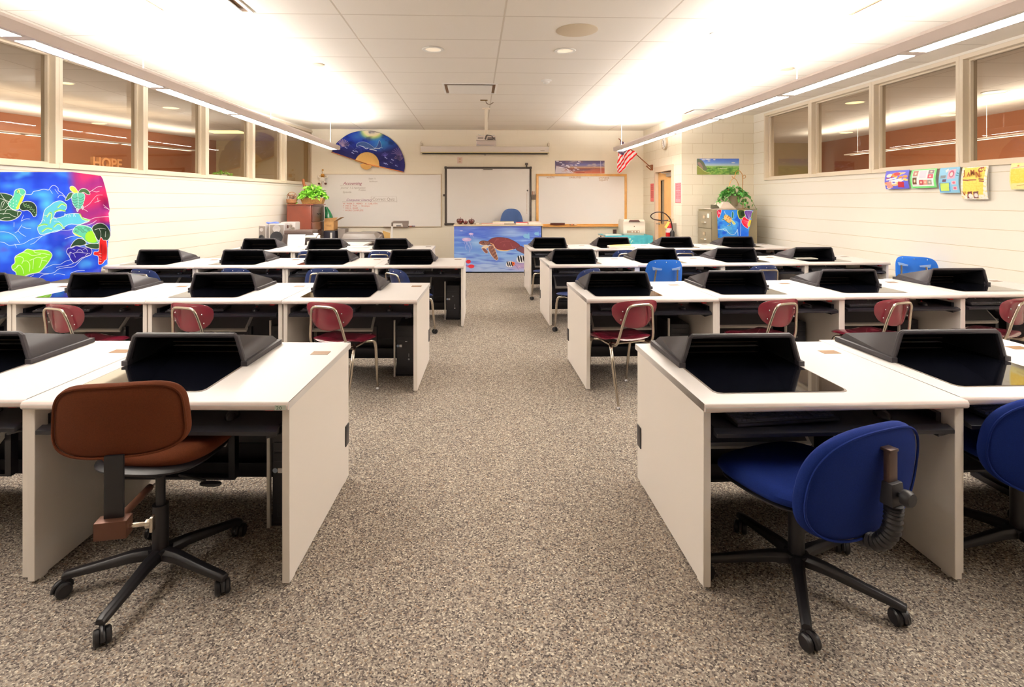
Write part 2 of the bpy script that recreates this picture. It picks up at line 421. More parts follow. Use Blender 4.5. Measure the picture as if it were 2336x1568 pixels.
k = MB(); k.box(XD, XD+.05, yl+.05, yl+.34, 2.02, 2.11); k.tube([(XD+.0, yl+.3, 2.09), (XD-.05, yl+.5, 2.115), (XD+.02, yl+.62, 2.13)], .012, 6)
k.build('door_closer', m_steel, o, bevel=.004)

# neighbouring classrooms seen through the clerestory windows
m_org = mat('orange_wall_paint', (184,116,78), .6); m_crm = mat('cream_wall_paint', (214,196,150), .6)
def slab(name, A, B, m, t=.1):
    A = Vector((*A, 0)); B = Vector((*B, 0)); L = (B-A).length
    o = MB().box(0, L, 0, t, 0, ZC).build(name, m, smooth=0); o.location = A; o.rotation_euler = (0,0,math.atan2(B.y-A.y, B.x-A.x)); return tag(o, kind='structure')
slab('wall_neighbor_left', (-11.6, 3.2), (-7.3, 15.6), m_org)
slab('wall_neighbor_left_end', (-7.3, 15.6), (-3.95, 15.6), m_crm)
slab('wall_neighbor_left_near', (-5.4, 0.5), (-11.6, 0.5), m_crm)
slab('wall_neighbor_left_side', (-11.6, 0.5), (-11.6, 3.2), m_crm)
slab('wall_neighbor_right', (10.1, 15.7), (10.1, 0), m_org)
slab('wall_neighbor_right_end', (5.64, 15.7), (10.1, 15.7), m_crm)
slab('wall_neighbor_right_near', (10.1, 0), (5.7, 0), m_crm)
slab('wall_hall_left', (-3.85, 15.6), (-3.85, 13.2), m_crm)
slab('wall_hall_right', (5.64, 10.7), (5.64, 15.7), m_crm)
area_light('neighbor_left_lamp', (-7.4, 8.5, 3.0), 2.5, 5.5, 130, True, col=(1,.86,.66))
area_light('neighbor_left_wash', (-8.2, 10, 2.7), .4, 8, 80, False, rz=-.34, col=(1,.9,.78))
area_light('neighbor_right_lamp', (7.6, 9, 3.0), 2.5, 6.5, 130, True, col=(1,.86,.66))
area_light('neighbor_right_wash', (8.6, 9, 2.75), .4, 9, 90, False, col=(1,.9,.78))

# ================================================================ CEILING THINGS
m_fix = mat('fixture_enamel', (222,208,202), .4)
m_lens = mat('lamp_lens', (255,255,255), .5, emit=(255,250,243), es=DOWN_S)
m_white = mat('white_enamel', (240,236,228), .4)
def pendant(x, y_end, n, label, cables, seg=1.55, rz=0, origin=None, up=UP_W, lens=m_lens, z0=2.56, z1=2.64, own=True):
    t = thing('pendant_light', label, 'ceiling light', (x, y_end, 0) if origin is None else origin, rz, 'linear pendant lights')
    wd = .115; L = seg*n
    h = MB()
    # tray open upward, bottom plate with long openings
    prof = [(-wd, z1), (-wd, z1-.02), (-.085, z0), (.085, z0), (wd, z1-.02), (wd, z1)]
    h.box(-wd, -wd+.004, -L, 0, z1-.02, z1); h.box(wd-.004, wd, -L, 0, z1-.02, z1)
    for s in (-1, 1):
        h.hexa([(s*.065,-L,z0),(s*.095,-L,z0),(s*.095,0,z0),(s*.065,0,z0),(s*.065,-L,z0+.006),(s*wd,-L,z1-.018),(s*wd,0,z1-.018),(s*.065,0,z0+.006)])
    for i in range(n+1):
        y = -i*seg; h.box(-.066, .066, max(y-.045, -L), min(y+.045, 0), z0, z0+.008)
    h.box(-wd, wd, -.006, 0, z0+.006, z1); h.box(-wd, wd, -L, -L+.006, z0+.006, z1)
    h.build('housing', m_fix, t, smooth=0)
    for i in range(n):
        y = -i*seg
        MB().box(-.065, .065, y-seg+.045, y-.045, z0+.002, z0+.007).build('lamp_lens', lens, t, smooth=0)
        lv = MB(); k = int((seg-.09)/.085); lv.box(-.066, -.064, y-seg+.045, y-.045, z0-.004, z0+.002); lv.box(.064, .066, y-seg+.045, y-.045, z0-.004, z0+.002)
        for j in range(1, k):
            yy = y-.045-j*(seg-.09)/k; lv.box(-.065, .065, yy-.001, yy+.001, z0-.004, z0+.002)
        lv.build('louvre', m_white, t, smooth=0)
    for y in cables:
        c = MB(); c.tube([(0, y, z0+.03), (0, y, ZC-.04)], .0035, 6); c.lathe([(.012,0),(.012,.04)], (0, y, ZC-.05), 10); c.lathe([(.062,0),(.07,.012)], (0, y, ZC-.0125), 20)
        c.build('cable', m_white, t)
    if up:
        M = Matrix.Translation(t.location) @ Matrix.Rotation(rz, 4, 'Z')
        for i in range(n):
            p = M @ Vector((0, -(i+.5)*seg, z1+.01)); area_light('uplight', p, .14, seg-.1, up, False, rz)
    return t
pendant(-2.89, 11.30, 7, 'long white linear pendant light hanging along the left windows', (-.05+.35, -3.5, -6.46, -9.4)[1:]+(-.32,))
pendant(3.05, 11.45, 7, 'long white linear pendant light hanging along the right windows', (-.22, -3.35, -6.40, -9.45))
lens2 = mat('lamp_lens_dim', (255,255,255), .5, emit=(255,236,205), es=5)
pendant(0, 0, 6, 'white pendant light in the next classroom beyond the left windows', (-1.2, -4.5, -7.6), origin=(-5.95, 11.7, 0), rz=-.38, up=0, lens=lens2, z1=2.582)
pendant(8.65, 12.3, 6, 'white pendant light in the next classroom beyond the right windows', (-.3, -3.4, -6.5), up=0, lens=lens2, z1=2.582)

m_yl = mat('downlight_glow', (255,240,200), .5, emit=(255,226,150), es=2.2)
for u, v, r_, lb in ((225,281,.15,'left room, behind the second left window'), (390,245,.15,'left room, behind the third left window'), (148,188,.12,'left room, at the edge of the second left window'),
                     (1950,233,.16,'right room, highest behind the second right window'), (1931,302,.16,'right room, lower behind the second right window'), (2165,262,.16,'right room, behind the third right window'), (2270,209,.17,'right room, behind the fourth right window'), (1779,329,.15,'right room, behind the first right window')):
    p = atZ(u, v, ZC); t = thing('downlight', 'round glowing downlight, '+lb, 'ceiling light', (p.x, p.y, ZC), 0, 'downlights in the next rooms')
    MB().lathe([(r_,-.002),(r_*.98,-.014),(r_*.86,-.014),(r_*.86,-.004)], n=24).build('trim_ring', m_white, t); MB().lathe([(r_*.86,-.006),(.001,-.007)], n=24).build('glowing_lens', m_yl, t)
for u, v, w_, lb in ((516,300,.42,'fourth'), (688,338,.40,'sixth')):
    p = atZ(u, v, ZC); t = thing('ceiling_panel_light', 'rectangular glowing ceiling light behind the %s left window' % lb, 'ceiling light', (p.x, p.y, ZC), 0, 'rectangular lights in the left room')
    MB().box(-w_-.03, w_+.03, -.33, .33, -.012, -.001).build('frame', m_white, t, smooth=0); MB().box(-w_, w_, -.3, .3, -.016, -.012).build('glowing_lens', m_yl, t, smooth=0)
def disc(name, label, cat, u, v, r, m, prof=None, extra=None):
    p = atZ(u, v, ZC); t = thing(name, label, cat, (p.x, p.y, ZC))
    MB().lathe(prof or [(r, 0), (r, -.004), (r*.92, -.010), (0.001, -.012)], (0,0,0), 32).build('cover', m, t)
    return t
m_spk = mat('speaker_grille', (212,194,166), .6, bump=.6, bscale=600)
disc('ceiling_speaker', 'large round beige speaker grille in the ceiling right of centre', 'speaker', 1316, 69, .205, m_spk)
for u, v, lb in ((988,112,'recessed round downlight left of the ceiling centre line'), (1289,115,'recessed round downlight right of the ceiling centre line')):
    p = atZ(u, v, ZC); t = thing('downlight', lb, 'ceiling light', (p.x, p.y, ZC), 0, 'recessed downlights')
    MB().lathe([(.085,-.002),(.118,-.002),(.122,-.006),(.118,-.010),(.088,-.010),(.085,-.002)], n=28).build('trim_ring', m_white, t)
    MB().lathe([(.085,-.004),(.06,-.0028),(.001,-.0024)], n=24).build('reflector', mat('downlight_reflector', (250,240,225), .25, .5, emit=(255,235,205), es=.35), t)
disc('ceiling_speaker', 'small round flush ceiling cover above the left pendant light', 'ceiling cover', 726, 147, .075, m_spk)
disc('ceiling_speaker', 'small round flush ceiling cover beside the right pendant light', 'ceiling cover', 1795, 157, .085, m_spk)
disc('ceiling_speaker', 'small round white sprinkler cover at upper left of the ceiling', 'ceiling cover', 243, 62, .05, m_white)
disc('ceiling_speaker', 'small white sprinkler cover right of the large speaker grille', 'ceiling cover', 1631, 76, .05, m_white)
p = atZ(1246, 183, ZC); t = thing('smoke_detector', 'white dome smoke detector on the ceiling', 'smoke detector', (p.x, p.y, ZC))
MB().lathe([(.075,0),(.075,-.012),(.055,-.02)], n=24).build('base', m_white, t); MB().lathe([(.05,-.02),(.045,-.04),(.02,-.052),(.001,-.054)], n=24).build('dome', m_white, t)
def vent(label, x0, x1, y0, y1, slot='near'):
    t = thing('air_vent', label, 'air vent', ((x0+x1)/2, (y0+y1)/2, ZC)); w_, d_ = (x1-x0)/2, (y1-y0)/2
    f = MB()
    for b_ in ((-w_, w_, -d_, -d_+.03), (-w_, w_, d_-.03, d_), (-w_, -w_+.03, -d_+.03, d_-.03), (w_-.03, w_, -d_+.03, d_-.03)): f.box(*b_, -.012, 0)
    f.build('frame', m_white, t, smooth=0)
    MB().box(-w_+.03, w_-.03, -d_+.03, d_-.03, -.003, -.001).build('slot', mat('vent_dark', (128,96,66), .7), t, smooth=0)
    MB().box(-w_+.075, w_-.075, -d_+.075, d_-.075, -.022, -.012).build('deflector', m_white, t, smooth=0)
p1 = atZ(1008, 190, ZC); p2 = atZ(1122, 167, ZC)
vent('square ceiling air vent just left of the centre line', p1.x, p1.x+.80, p1.y-.02, p1.y+.70)
p1 = atZ(580, 28, ZC); vent('white ceiling air vent at upper left edge of the picture', p1.x-.80, p1.x, p1.y-.73, p1.y)
p1 = atZ(1915, 36, ZC); vent('ceiling air vent at upper right edge of the picture', p1.x, p1.x+.72, p1.y-.73, p1.y)
p1 = atZ(1575, 250, ZC); vent('flat ceiling vent near the corner above the door', p1.x, p1.x+.66, p1.y-.1, p1.y+.5)
p = atZ(1108, 228, ZC); t = thing('ceiling_hook', 'small brass hook with a curled wire on the ceiling', 'hook', (p.x, p.y, ZC))
MB().box(-.09, .03, -.02, .02, -.014, 0).build('plate', mat('brass_dark', (130,98,50), .4, .6), t, smooth=0)
MB().tube(smooth_path([(.0,0,-.01),(.02,0,-.06),(.08,0,-.07),(.13,0,-.04)]), .006, 6).build('wire', mat('wire_tan', (120,95,70), .5), t)

# ================================================================ DESKS
m_lam = mat('desk_laminate', (219,214,211), .35, spec=.4)
m_edge = mat('desk_edge_band', (222,206,200), .4)
m_side_p = mat('desk_side_laminate', (239,231,223), .45)
m_hood = mat('hood_plastic', (43,38,43), .5, bump=.25, bscale=700)
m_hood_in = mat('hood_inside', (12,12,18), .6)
m_scr = mat('smoked_glass', (10,11,18), .03, spec=.65, coat=.4)
m_bezel = mat('glass_trim', (120,106,98), .35)
m_tray = mat('tray_plastic', (26,26,34), .3, bump=.1, bscale=500)
m_mod = mat('modesty_panel_grey', (62,60,66), .6)
m_red = mat('red_indicator', (170,30,34), .4, emit=(200,20,20), es=.06)
m_brass = mat('grommet_bronze', (124,88,50), .45, .3)
m_silver = mat('silver_plastic', (222,218,212), .35, .25)
WD, DD, HT = 1.06, .895, .74

def make_desk(end=None):
    t = thing('computer_desk', None, 'desk', group='white computer desks with recessed monitors')
    b = MB(); b.box(0, WD, .006, DD, HT-.032, HT, 0)
    # rounded front nosing
    b.prism([(-.012,-.010),(-.012,-.024),(-.004,-.032),(.006,-.032),(.006,0),(-.004,0)], lambda a, c, s: (s, a, HT+c), 0, WD, 1)
    b.build('desktop', [m_lam, m_edge], t, bevel=.002, seg=1)
    for x in (.004, WD-.034):
        sp = MB(); sp.hexa([(x,.018,.012),(x+.03,.018,.012),(x+.03,DD-.03,.012),(x,DD-.03,.012),(x,.018,HT-.032),(x+.03,.018,HT-.032),(x+.03,DD-.03,HT-.032),(x,DD-.03,HT-.032)])
        sp.box(x+.004, x+.026, .05, .09, 0, .012); sp.box(x+.004, x+.026, DD-.1, DD-.06, 0, .012)
        sp.build('side_panel', m_side_p, t, bevel=.002, seg=1)
    MB().box(.034, WD-.034, DD-.14, DD-.122, .20, HT-.032).build('modesty_panel', m_mod, t, smooth=0)
    ct = MB(); ct.box(.034, WD-.034, DD-.22, DD-.145, .115, .12); ct.box(.034, WD-.034, DD-.145, DD-.14, .06, .24); ct.box(.034, WD-.034, DD-.22, DD-.215, .115, .17)
    ct.build('cable_trough', m_tray, t, smooth=0)
    tr = MB(); tr.box(.06, WD-.06, .03, .36, .612, .63); tr.hexa([(.05,.0,.606),(WD-.05,.0,.606),(WD-.05,.035,.606),(.05,.035,.606),(.05,.0,.622),(WD-.05,.0,.622),(WD-.05,.035,.634),(.05,.035,.634)])
    tr.hexa([(WD-.1,.02,.585),(WD-.04,.02,.6),(WD-.04,.3,.6),(WD-.1,.3,.585),(WD-.1,.02,.606),(WD-.04,.02,.606),(WD-.04,.3,.606),(WD-.1,.3,.606)])
    tr.build('keyboard_tray', m_tray, t, bevel=.003)
    for x in (.036, WD-.058): MB().box(x, x+.022, .08, .45, .61, .66).build('tray_rail', m_tray, t, smooth=0)
    MB().box(WD-.11, WD-.078, .04, .07, HT-.050, HT-.0325).build('power_switch', m_red, t, smooth=0)
    # smoked glass let into the top, with its trim
    g0, g1, h0, h1 = .10, .655, .115, .80
    def rr(r): 
        return [(g0+r,h0),(g1-r,h0),(g1-r*.3,h0+r*.3),(g1,h0+r),(g1,h1),(g0,h1),(g0,h0+r),(g0+r*.3,h0+r*.3)]
    MB().prism([(a*1.0+(-.007 if a < .3 else .007), c-.007 if c < .4 else c) for a, c in rr(.03)], lambda a, c, s: (a, c, s), HT-.002, HT+.0015).build('glass_trim', m_bezel, t, smooth=0)
    MB().prism(rr(.03), lambda a, c, s: (a, c, s), HT+.0016, HT+.003).build('glass_panel', m_scr, t, smooth=0)
    # monitor hood
    x0, x1, y0, y1 = .085, .675, .465, .865
    hz, bz, ins = .150, .052, .045; z = HT
    hd = MB(); th = .008
    # flange
    for (a0, a1, b0, b1) in ((x0-.008, x0+.022, y0-.012, y1+.004), (x1-.022, x1+.008, y0-.012, y1+.004), (x0+.022, x1-.022, y1-.022, y1+.004)): hd.box(a0, a1, b0, b1, z+.0002, z+.024)
    A = [(x0+.008,y0+.006,z+.02),(x0+.008,y1-.008,z+.02),(x0+.03,y1-.03,z+bz),(x0+ins,y0,z+hz)]
    B = [(x1-.008,y0+.006,z+.02),(x1-.008,y1-.008,z+.02),(x1-.03,y1-.03,z+bz),(x1-ins,y0,z+hz)]
    def skin(q, n, m):
        n = Vector(n)*th; hd.hexa([*q, *[tuple(Vector(p)+n) for p in q]], m)
    skin(A, (1,0,-.2), 0); skin(B, (-1,0,-.2), 0)
    skin([A[3], A[2], B[2], B[3]], (0,0,-1), 0); skin([A[2], A[1], B[1], B[2]], (0,-1,0), 0)
    # thick front rim
    hd.tube([(x0+.012,y0+.004,z+.015),(x0+ins+.002,y0+.002,z+hz-.012),(x0+ins+.014,y0+.002,z+hz-.003),(x1-ins-.014,y0+.002,z+hz-.003),(x1-ins-.002,y0+.002,z+hz-.012),(x1-.012,y0+.004,z+.015)], .012, 8)
    h = hd.build('monitor_hood', m_hood, t, bevel=.004)
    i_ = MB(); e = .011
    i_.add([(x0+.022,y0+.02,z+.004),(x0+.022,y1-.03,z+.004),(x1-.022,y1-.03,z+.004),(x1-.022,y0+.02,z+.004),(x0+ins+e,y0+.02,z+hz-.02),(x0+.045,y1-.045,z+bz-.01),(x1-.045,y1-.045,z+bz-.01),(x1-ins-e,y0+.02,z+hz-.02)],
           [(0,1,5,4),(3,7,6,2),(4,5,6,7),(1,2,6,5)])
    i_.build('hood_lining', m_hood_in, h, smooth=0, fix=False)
    hb = MB(); hb.tube([(x0+.03,y1-.07,z+.03),(x1-.03,y1-.07,z+.03)], .003, 6); hb.build('hood_crossbar', m_bezel, h)
    # cable grommet
    MB().box(.915, 1.005, .655, .715, z-.001, z+.0015).build('grommet', m_brass, t, bevel=.001, seg=1)
    if end:
        x = .004-.006 if end == 'L' else WD-.004
        MB().box(x, x+.006, DD-.1, DD-.04, .20, .31).build('side_outlet', m_tray, t, bevel=.002)
    return t

# each row: (x,y) of the left and right ends of its front edge, number of desks, turn of a desk, which side faces the aisle
ROWS = {
 'L1': ((-2.852, 2.287), (-.732, 2.147), 2, -.045, 'front row left', 'R'),
 'L2': ((-4.757, 4.465), (-.454, 4.335), 4, -.030, 'second row left', 'R'),
 'L3': ((-4.425, 6.640), (-.132, 6.535), 4, -.015, 'third row left', 'R'),
 'L4': ((-3.930, 8.612), (-.690, 8.512), 3, -.010, 'back row left', 'R'),
 'R1': ((.894, 2.09), (3.03, 2.178), 2, .008, 'front row right', 'L'),
 'R2': ((.892, 4.322), (5.20, 4.492), 4, .010, 'second row right', 'L'),
 'R3': ((.896, 6.542), (5.26, 6.745), 4, .015, 'third row right', 'L'),
 'R4': ((.868, 8.677), (5.24, 8.800), 4, .010, 'back row right', 'L'),
}
ORD = ['first from the aisle', 'second from the aisle', 'third from the aisle', 'fourth from the aisle']
protoM = make_desk(); protoL = make_desk('L'); protoR = make_desk('R')
used = {id(protoM): 0, id(protoL): 0, id(protoR): 0}
DESK = {}
for key, ((xa, ya), (xb, yb), n, rot, where, side) in ROWS.items():
    for i in range(n):
        k = i/n; x = xa+(xb-xa)*k; y = ya+(yb-ya)*k
        if rot < 0: y += -rot*0  # kept: desks stand in a slight stagger
        rank = (n-1-i) if side == 'R' else i
        pr = (protoR if side == 'R' else protoL) if rank == 0 else protoM
        pitch = math.hypot(xb-xa, yb-ya)/n; lb = 'white computer desk with monitor hood, %s, %s' % (where, ORD[rank])
        if used[id(pr)] == 0:
            used[id(pr)] = 1; d = pr; d.location = (x, y, 0); d.rotation_euler = (0, 0, rot); d.scale = (pitch/WD*.997, 1, 1); tag(d, lb)
        else: d = again(pr, (x, y, 0), rot, lb, pitch/WD*.997)
        DESK[(key, rank)] = (Vector((x, y, 0)), rot, pitch/WD, where, d)
def on_desk(key, rank, lx, ly, lz=0):
    p, rot, s, *_ = DESK[(key, rank)]
    return p+Matrix.Rotation(rot, 3, 'Z') @ Vector((lx*s, ly, lz))
# the number sticker on the front left desk
d = DESK[('L1', 0)][4]
st = MB().box(WD-.05, WD-.006, -.0135, -.0125, HT-.026, HT-.007).build('number_sticker', mat('sticker_grey', (205,212,200), .5), d, smooth=0); st['label'] = 'small pale sticker reading 20'
text_obj('sticker_number', '20', .019, mat('sticker_ink', (70,110,90), .5), st, lambda x, y, t: (WD-.045+x*1.25, -.0140-t*.5, HT-.024+y))

# ---------------------------------------------------------------- things under and on the desks
def make_keyboard():
    t = thing('keyboard', None, 'keyboard', group='black keyboards on the pull-out trays')
    b = MB(); b.hexa([(-.225,-.08,0),(.225,-.08,0),(.225,.08,0),(-.225,.08,0),(-.225,-.08,.012),(.225,-.08,.012),(.225,.08,.026),(-.225,.08,.026)])
    b.build('keyboard_case', m_dark, t, bevel=.004)
    k = MB(); k.hexa([(-.218,-.070,.0125),(.218,-.070,.0125),(.218,.062,.0235),(-.218,.062,.0235),(-.218,-.070,.0145),(.218,-.070,.0145),(.218,.062,.0258),(-.218,.062,.0258)])
    for r in range(5):
        n = 15
        for c in range(n):
            if r == 0 and 4 <= c <= 8:
                if c > 4: continue
                x0, x1 = -.215+c*.0205, -.215+(c+5)*.0205-.003
            else: x0, x1 = -.215+c*.0205, -.215+(c+1)*.0205-.003
            y = -.062+r*.0235; z = .0135+(y+.08)*.0875
            k.box(x0, x1, y, y+.0195, z, z+.007)
        for c in range(4): 
            y = -.062+r*.0235; z = .0135+(y+.08)*.0875; k.box(.118+c*.0245, .139+c*.0245, y, y+.0195, z, z+.007)
    k.build('keys', mat('key_plastic', (78,78,88), .35), t, smooth=0); return t
def make_mouse():
    t = thing('computer_mouse', None, 'mouse', group='black mice on the pull-out trays')
    m = MB(); m.grid(lambda u, v: (.03*math.sin(PI*v)*math.cos(PI*u)*-1*.95, .05*-math.cos(PI*v), .028*math.sin(PI*v)**.7*math.sin(PI*u)), 10, 10)
    m.build('mouse_shell', mat('mouse_plastic', (40,38,44), .25), t)
    w_ = MB(); w_.tube([(-.004,.024,.026),(.004,.024,.026)], .006, 10); w_.build('scroll_wheel', m_red, t); return t
def make_tower():
    t = thing('computer_tower', None, 'computer tower', group='black computer towers under the desks')
    MB().box(-.085, .085, 0, .40, .02, .44).build('tower_case', mat('tower_case_black', (26,26,31), .4), t, bevel=.004)
    f = MB(); f.box(-.083, .083, -.012, 0, .022, .438); f.box(-.075, .075, -.016, -.012, .36, .40); f.box(-.075, .075, -.016, -.012, .31, .35)
    f.box(-.06, .06, -.014, -.012, .05, .12)
    f.build('front_bezel', mat('tower_front_black', (40,40,46), .3), t, bevel=.002, seg=1)
    MB().box(-.107, -.093, -.02, 0, 0, .49).build('holder_bar', mat('bar_silver', (226,222,216), .35, .3), t, smooth=0)
    h = MB(); h.box(-.105, .09, 0, .38, 0, .018); h.box(-.105, -.093, 0, .38, .018, .03)
    h.build('holder', m_tray, t, smooth=0)
    s = MB(); s.box(-.058, -.036, -.0135, -.0122, .255, .277); s.build('sticker', mat('sticker_white', (250,250,252), .4), t, smooth=0)
    s = MB(); s.lathe([(.012,0),(.011,.0012)], (-.071, -.0122, .266), 14, rot=Matrix.Rotation(PI/2, 3, 'X')); s.build('sticker', mat('sticker_blue', (170,190,215), .4), t, smooth=0)
    s = MB(); s.box(-.008, .01, -.0135, -.0122, .30, .308); s.box(.022, .026, -.0135, -.0122, .17, .20); s.lathe([(.008,0),(.008,.001)], (.024,-.0122,.15), 12, rot=Matrix.Rotation(PI/2, 3, 'X'))
    s.build('front_mark', mat('mark_grey', (190,190,196), .3, .5), t, smooth=0)
    return t
def make_monitor():
    t = thing('monitor', None, 'monitor', group='flat monitors under the desk glass')
    ang = R(38); M = Matrix.Rotation(ang, 3, 'X')
    def q(x, y, z): return tuple(M @ Vector((x, y, z)))
    b = MB(); b.hexa([q(-.26,0,0), q(.26,0,0), q(.26,.36,0), q(-.26,.36,0), q(-.26,0,.025), q(.26,0,.025), q(.26,.36,.025), q(-.26,.36,.025)]); b.build('monitor_case', m_silver, t, bevel=.004)
    b = MB(); b.hexa([q(-.243,.018,.025), q(.243,.018,.025), q(.243,.342,.025), q(-.243,.342,.025), q(-.243,.018,.0275), q(.243,.018,.0275), q(.243,.342,.0275), q(-.243,.342,.0275)]); b.build('screen', mat('screen_grey', (104,104,108), .25), t, smooth=0)
    b = MB(); b.box(-.29, -.262, .02, .06, -.15, .04); b.box(.262, .29, .02, .06, -.15, .04); b.box(-.29, .29, .02, .06, -.16, -.15)
    b.build('mounting_bracket', m_tray, t, smooth=0); return t
protos = [make_keyboard(), make_mouse(), make_tower(), make_monitor()]; first = [True]*4
rr_ = random.Random(3)
for (key, rank), (p, rot, s, where, d) in DESK.items():
    if key in ('L4', 'R4') and rank > 9: continue
    spec = [
     ('keyboard', on_desk(key, rank, .33+rr_.uniform(-.03,.04), .13, .635), rot+rr_.uniform(-.06,.10), 'black keyboard on the tray, %s, desk %s'),
     ('mouse', on_desk(key, rank, .80+rr_.uniform(-.03,.03), .13, .632), rot+rr_.uniform(-.3,.3), 'black mouse with red glow on the tray, %s, desk %s'),
     ('tower', on_desk(key, rank, .905, .42, 0), rot, 'black computer tower under the desk, %s, %s'),
     ('monitor', on_desk(key, rank, .378, .34, .405), rot, 'tilted monitor under the desk glass, %s, %s')]
    for i, (nm, loc, rz, lb) in enumerate(spec):
        lb = lb % (where, ORD[rank])
        if first[i]: first[i] = False; o = protos[i]; o.location = loc; o.rotation_euler = (0,0,rz); tag(o, lb)
        else: again(protos[i], loc, rz, lb)

# ================================================================ CHAIRS
m_chrome = mat('chair_chrome', (206,196,182), .22, 1.0)
m_mar = mat('maroon_shell', (122,38,52), .25, coat=.5); m_mar2 = mat('maroon_seat', (88,20,34), .18, coat=.7)
m_navy = mat('navy_shell', (34,50,98), .32, coat=.2)
m_blue = mat('bright_blue_shell', (40,112,214), .35, coat=.2)
m_rivet = mat('rivet_steel', (214,214,220), .2, .9)
m_rub = mat('caster_black', (24,22,26), .42)

def caster(t, x, y, parent=None, name='caster'):
    c = MB(); r = .026
    for s in (-.012, .012): c.lathe([(r*.3,-.009),(r,-.008),(r,.008),(r*.3,.009)], (x+s, y, r+.001), 16, rot=Matrix.Rotation(PI/2, 3, 'Y'))
    c.tube([(x, y, r), (x, y, .075)], .007, 8)
    return c.build(name, m_rub, parent or t)
def school_chair(shell, name, kind, casters=False, group=None):
    t = thing(name, None, 'chair', group=group)
    # seat shell: waterfall front, raised rim at the sides and back
    def S(a, b, c):
        u, v = a/.21, b/.20
        z = .460+.012*u*u*(1-.3*v)+(-.03*max(0, v)**3)+(.016*max(0, -v)**2)-.012*math.exp(-(u*u*3+(v+.2)**2*3))
        e_ = max(abs(u), abs(v)); z -= .022*max(0, e_-.6)**2/.16
        return (a*(1+.06*v), b+.01, z+.006+c)
    MB().pad(.43, .40, .014, 3.6, S, n=48, dome=0).build('seat', m_mar2 if kind == 'small' else shell, t)
    if kind == 'small':      # separate low backrest
        w_, h_, zc, ex, tilt, cv = .385, .215, .668, 3.4, .10, .055
        def B(a, b, c): return (a*(1+.13*b/.1), -.235-tilt*b+cv*(a/.2)**2+c, zc+b+(.030*(a/.2)**2 if b < 0 else 0)*min(1, -b/.05 if b < 0 else 0))
        bk = MB().pad(w_, h_, .010, ex, B, n=44, dome=0).build('backrest', shell, t)
        top, rv = .742, [(-.125,.695),(.125,.695),(-.135,.63),(.135,.63)]
    else:
        big = kind == 'big'; w_, h_, zc, ex, tilt, cv = (.43, .40, .665, 4.5, .22, .045) if big else (.42, .33, .60, 3.6, .20, .05)
        def B(a, b, c):
            k = (b+h_/2)/h_; fl = .80+.20*(1-k) if not big else .88+.12*(1-k)
            return (a*(fl+.06), -.20-tilt*b+cv*(a/.2)**2+c+.05*(1-k)**3, zc+b)
        bk = MB().pad(w_, h_, .012, ex, B, n=48, dome=0).build('backrest', shell, t)
        top, rv = zc+h_/2-.055, [(-.12, zc+h_/2-.03), (0, zc+h_/2-.03), (.12, zc+h_/2-.03)]
    # loop of tube behind the back, bending under the seat
    if kind == 'small':
        L = [(-.15,.10,.425),(-.155,-.08,.418),(-.155,-.175,.432),(-.150,-.215,.50),(-.128,-.240,.62),(-.108,-.262,.71),(-.085,-.268,.738),(-.05,-.271,.745),(0,-.271,.746)]
    else:
        zt = top
        L = [(-.15,.10,.425),(-.16,-.08,.415),(-.165,-.16,.425),(-.155,-.185,.47),(-.145,-.215,.55),(-.125,-.232-.2*(zt-.6),zt-.03),(-.105,-.236-.2*(zt-.6),zt-.005),(-.06,-.24-.2*(zt-.6),zt),(0,-.242-.2*(zt-.6),zt)]
    if kind == 'big':
        for s_ in (-1, 1):
            hp = smooth_path([(s_*.15,.10,.425),(s_*.16,-.08,.415),(s_*.165,-.16,.425),(s_*.15,-.19,.50),(s_*.13,-.225,.62),(s_*.12,-.262,.755)], 5); MB().tube(hp, .0105, 10).build('back_post', m_chrome, t)
    else:
        half = smooth_path(L, 5); full = half+[Vector((-p.x, p.y, p.z)) for p in half[-2::-1]]
        MB().tube(full, .0105, 10).build('back_frame', m_chrome, t)
    fr = MB()
    for y in (.11, -.10): fr.tube([(-.16,y,.424),(.16,y,.424)], .010, 8)
    fr.build('seat_frame', m_chrome, t)
    zf = .055 if casters else .02
    for sx in (-1, 1):
        for sy in (-1, 1):
            if sy < 0: pts = [(.12,-.06,.420),(.165,-.115,.418),(.20,-.185,.405),(.222,-.235,.355),(.22,-.262,.22),(.212,-.305,zf)]
            else: pts = [(.12,.05,.420),(.165,.10,.418),(.185,.14,.405),(.19,.16,.355),(.185,.18,.22),(.18,.205,zf)]
            pth = smooth_path([(sx*a, b, c) for a, b, c in pts], 5)
            n = len(pth); lg = MB().tube(pth, [.0135]*(n-6)+[.0135,.0125,.011,.010,.009,.009], 10).build('leg', m_chrome, t)
            ex, ey = pth[-1].x, pth[-1].y
            if casters: caster(t, ex, ey, lg)
            else:
                g = MB(); g.lathe([(.006,.03),(.009,.018),(.015,.010),(.016,.003),(.010,.0005)], (ex, ey, 0), 14); g.build('foot_glide', m_rivet, lg)
    for a, z in rv:
        b = z-zc; y = B(a, b, -.008)[1]; rvm = MB(); rvm.lathe([(.006,.0),(.004,.003),(.001,.004)], (a*(1.0), y, z), 10, rot=Matrix.Rotation(PI/2, 3, 'X')); rvm.build('rivet', m_rivet, bk)
    return t

